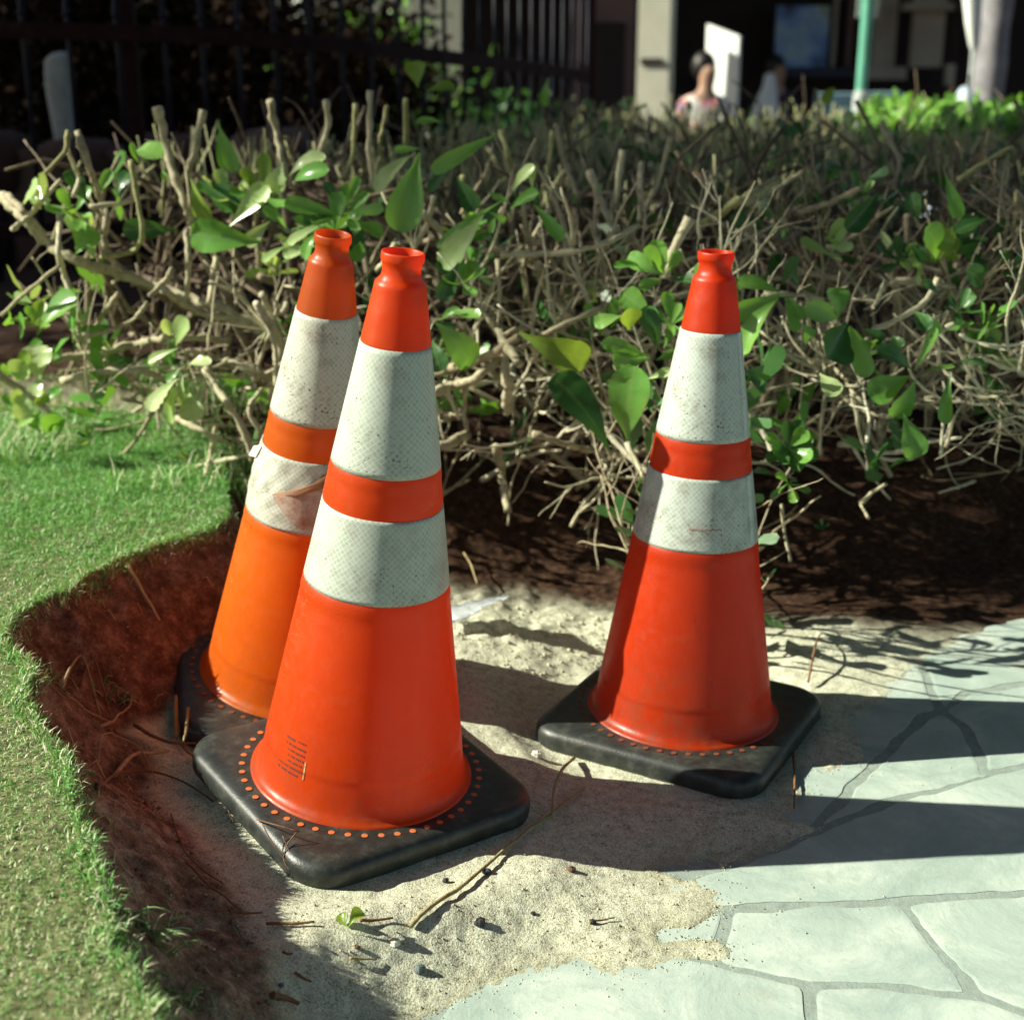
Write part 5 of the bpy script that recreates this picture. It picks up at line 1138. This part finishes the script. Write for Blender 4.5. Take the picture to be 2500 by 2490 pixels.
# tree trunk at right with a palm crown above the picture
tx = empty('palm_tree', (float(aty(2405, 280, 10.5)[0]), 10.5, GB), 'grey palm trunk at the right edge', 'tree'); TI = inv_of(tx)
c0, c1 = aty(2405, 290, 10.5), aty(2435, 0, 10.5); ud = c1 - c0
P = spline([c0 - ud * 1.0, c0, c1, c1 + ud * 4.2], 26); V, Fs = tube(P, .095 + .006 * np.sin(np.arange(26) * 2.5) + np.linspace(.02, -.01, 26), 14)
tk = make('trunk', V, Fs, simple('palm_bark', (.26, .25, .26), .9, .35, 9, .5), tx, inv=TI)
fr = MB(); top = P[-1]
for i in range(14):
    a = i * 2.4; L = 1.5
    S = np.array([top + np.array([math.cos(a) * L * s, math.sin(a) * L * s, .55 * s - 1.1 * s * s]) for s in np.linspace(0, 1, 9)]); V, Fs = tube(S, np.linspace(.018, .004, 9), 4); fr.add(V, Fs)
    for k_ in range(1, 9):
        for sd in (-1, 1):
            d = np.array([-math.sin(a) * sd, math.cos(a) * sd, -.5]); q = S[k_]; w = S[k_] - S[k_ - 1]
            fr.add([q, q + w * .35, q + d * .38 + w * .8], [(0, 1, 2)])
fr.build('crown', M['leaf_dark'], tx, False, TI)
# folded parasol, covered heap, chairs
V, F_ = tapered_post([(2378, 128, .25), (2378, 110, .55), (2376, 60, .85), (2374, 0, 1.05), (2374, -60, 1.0), (2374, -120, .5), (2374, -140, .1)], .055, .055, 10.2)
pa = empty('parasol', (float(aty(2378, 128, 10.2)[0]), 10.2, GB), 'folded white parasol beside the palm trunk', 'parasol'); AI = inv_of(pa)
make('canopy', V, F_, M['white'], pa, inv=AI); c0 = aty(2377, 115, 10.2); V, Fs = tube([(c0[0], 10.2, GB), tuple(c0)], .014, 8); make('pole', V, Fs, M['grey_paint'], pa, inv=AI)
V = []; kx, ky = 16, 8; c = aty(2350, 262, 9.6)
for i in range(kx + 1):
    for j in range(ky + 1):
        u, v = i / kx * 2 - 1, j / ky * 2 - 1; h = max(0, 1 - abs(u) ** 2.2) * max(0, 1 - abs(v) ** 2.5); sk = .55 + .45 * u
        V.append((c[0] + u * .24, 9.6 + v * .3, -.55 + h * (c[2] + .62 + .11 * sk)))
tag(make('covered_heap', V, [(i * (ky + 1) + j, (i + 1) * (ky + 1) + j, (i + 1) * (ky + 1) + j + 1, i * (ky + 1) + j + 1) for i in range(kx) for j in range(ky)], simple('pale_tarp', (.55, .66, .74), .35, .1, 6)), 'pale blue white covered heap at the foot of the palm', 'heap')
def chair(px, py, yd, label):
    c = aty(px, py, yd); r = empty('patio_chair', (float(c[0]), yd, GB), label, 'chair', 'pale chairs near the green pole'); I = inv_of(r); m_ = M['chair']
    s = c[2] - .30
    mb = MB(); mb.box((c[0] - .2, yd - .2, s), (c[0] + .2, yd + .2, s + .03)); mb.build('seat', m_, r, False, I)
    mb = MB(); mb.box((c[0] - .19, yd + .18, s + .03), (c[0] + .19, yd + .21, c[2] + .08)); bevel(mb.build('backrest', m_, r, False, I), .02)
    for sx in (-1, 1):
        for sy in (-1, 1): V, Fs = tube([(c[0] + sx * .18, yd + sy * .17, GB), (c[0] + sx * .18, yd + sy * .17, s)], .014, 6); make('leg', V, Fs, m_, r, inv=I)
M['chair'] = simple('chair_teal', (.22, .36, .40), .5, .1, 8)
chair(2160, 250, 13.0, 'teal grey chair right of the green pole'); chair(2050, 252, 13.4, 'teal grey chair left of the green pole')
# white draped cloth beside the standing person
V, F_ = tapered_post([(1862, 420, 1.35), (1864, 300, 1.15), (1872, 250, .8), (1878, 215, .5), (1880, 185, .36), (1880, 178, .1)], .14, .10, 15.0)
tag(make('draped_cloth', V, F_, M['white']), 'white cloth draped over a stand beside the dark clothed person', 'cloth')
# people
M['skin'] = simple('skin', (.42, .25, .17), .6, .1, 10); M['hair'] = simple('hair', (.012, .008, .007), .5, .3, 40)
t = NT('bright_shirt'); f = t.noise(6, 2); t.color(t.ramp(f, [(.35, (.75, .76, .70)), (.5, (.70, .68, .62)), (.58, (.60, .10, .08)), (.68, (.10, .25, .55))])).set(Roughness=.8); M['shirt'] = t.m
M['dark_cloth'] = simple('dark_cloth', (.020, .020, .045), .85, .3, 10)
def skin_body(name, pts, edges, rad, mat, parent, inv, sub=2):
    me = bpy.data.meshes.new(name); me.from_pydata([tuple(p) for p in pts], edges, []); o = link(name, me, mat, parent, inv)
    sk = o.modifiers.new('skin', 'SKIN'); sk.use_smooth_shade = True
    for v, r in zip(me.skin_vertices[0].data, rad): v.radius = r if isinstance(r, tuple) else (r, r)
    me.skin_vertices[0].data[0].use_root = True
    s = o.modifiers.new('sub', 'SUBSURF'); s.levels = sub; s.render_levels = sub
    return o
def ellipsoid(name, c, r, mat, parent, inv, cut=None):
    V = []; n1, n2 = 20, 14
    for i in range(n2 + 1):
        th = math.pi * i / n2
        for j in range(n1):
            a = 2 * math.pi * j / n1; V.append((c[0] + r[0] * math.sin(th) * math.cos(a), c[1] + r[1] * math.sin(th) * math.sin(a), c[2] + r[2] * math.cos(th)))
    F_ = [(i * n1 + j, (i + 1) * n1 + j, (i + 1) * n1 + (j + 1) % n1, i * n1 + (j + 1) % n1) for i in range(n2) for j in range(n1)]
    return make(name, V, F_, mat, parent, True, inv)
def person(px, py, yd, label, seated, shirt, legs, face=1):
    h = aty(px, py, yd); r = empty('person', (float(h[0]), yd, GB), label, 'person'); I = inv_of(r)
    x, y, z = h; dn = -0.02
    pel = np.array([x, y + .03, z - .78]); ch = np.array([x, y, z - .42]); nk = np.array([x + .01 * face, y - .01, z - .19])
    pts = [pel, ch, (x, y, z - .28), nk, (x + .02 * face, y - .02, z - .10), (x + .025 * face, y - .025, z + .04)]
    rad = [(.15, .11), (.15, .11), (.12, .09), .055, .075, .085]; ed = [(0, 1), (1, 2), (2, 3), (3, 4), (4, 5)]
    for s in (-1, 1):
        k = len(pts); pts += [(x + s * .18, y, z - .31), (x + s * .23, y - .05, z - .56), (x + s * .17, y - .26, z - .66), (x + s * .14, y - .34, z - .66)]; rad += [.055, .045, .035, .04]; ed += [(2, k), (k, k + 1), (k + 1, k + 2), (k + 2, k + 3)]
        k = len(pts)
        if seated: pts += [(x + s * .10, y, z - .80), (x + s * .13, y - .42, z - .78), (x + s * .13, y - .44, max(GB + .08, z - 1.2)), (x + s * .13, y - .56, max(GB + .05, z - 1.24))]
        else: pts += [(x + s * .10, y, z - .86), (x + s * .11, y - .02, z - 1.20), (x + s * .11, y + .02, GB + .09), (x + s * .12, y - .13, GB + .05)]
        rad += [.085, .062, .045, .04]; ed += [(0, k), (k, k + 1), (k + 1, k + 2), (k + 2, k + 3)]
    skin_body('body', pts, ed, rad, M['skin'], r, I)
    sp_ = [pel, ch, (x, y, z - .27), (x - .18, y, z - .31), (x - .22, y - .04, z - .48), (x + .18, y, z - .31), (x + .22, y - .04, z - .48)]
    skin_body('shirt', sp_, [(0, 1), (1, 2), (2, 3), (3, 4), (2, 5), (5, 6)], [(.165, .13), (.165, .13), (.13, .10), .066, .06, .066, .06], shirt, r, I)
    lp_ = [pel + [0, 0, .02]]; le = []; lr = [(.16, .13)]
    for s in (-1, 1):
        k = len(lp_)
        if seated: lp_ += [(x + s * .10, y, z - .80), (x + s * .13, y - .42, z - .78), (x + s * .13, y - .44, max(GB + .12, z - 1.15))]
        else: lp_ += [(x + s * .10, y, z - .86), (x + s * .11, y - .02, z - 1.20), (x + s * .11, y + .02, GB + .13)]
        lr += [.098, .075, .06]; le += [(0, k), (k, k + 1), (k + 1, k + 2)]
    skin_body('trousers', lp_, le, lr, legs, r, I)
    ellipsoid('hair', (x - .01 * face, y + .035, z + .01), (.105, .105, .125), M['hair'], r, I)
    ellipsoid('nose', (x + .025 * face, y - .118, z - .02), (.012, .02, .02), M['skin'], r, I)
person(1722, 165, 13.0, 'dark haired person in a bright patterned shirt seated left of the white board', True, M['shirt'], M['dark_cloth'])
person(1896, 165, 18.0 - 2.2, 'person in dark clothes standing right of the white draped cloth', False, M['dark_cloth'], M['dark_cloth'])
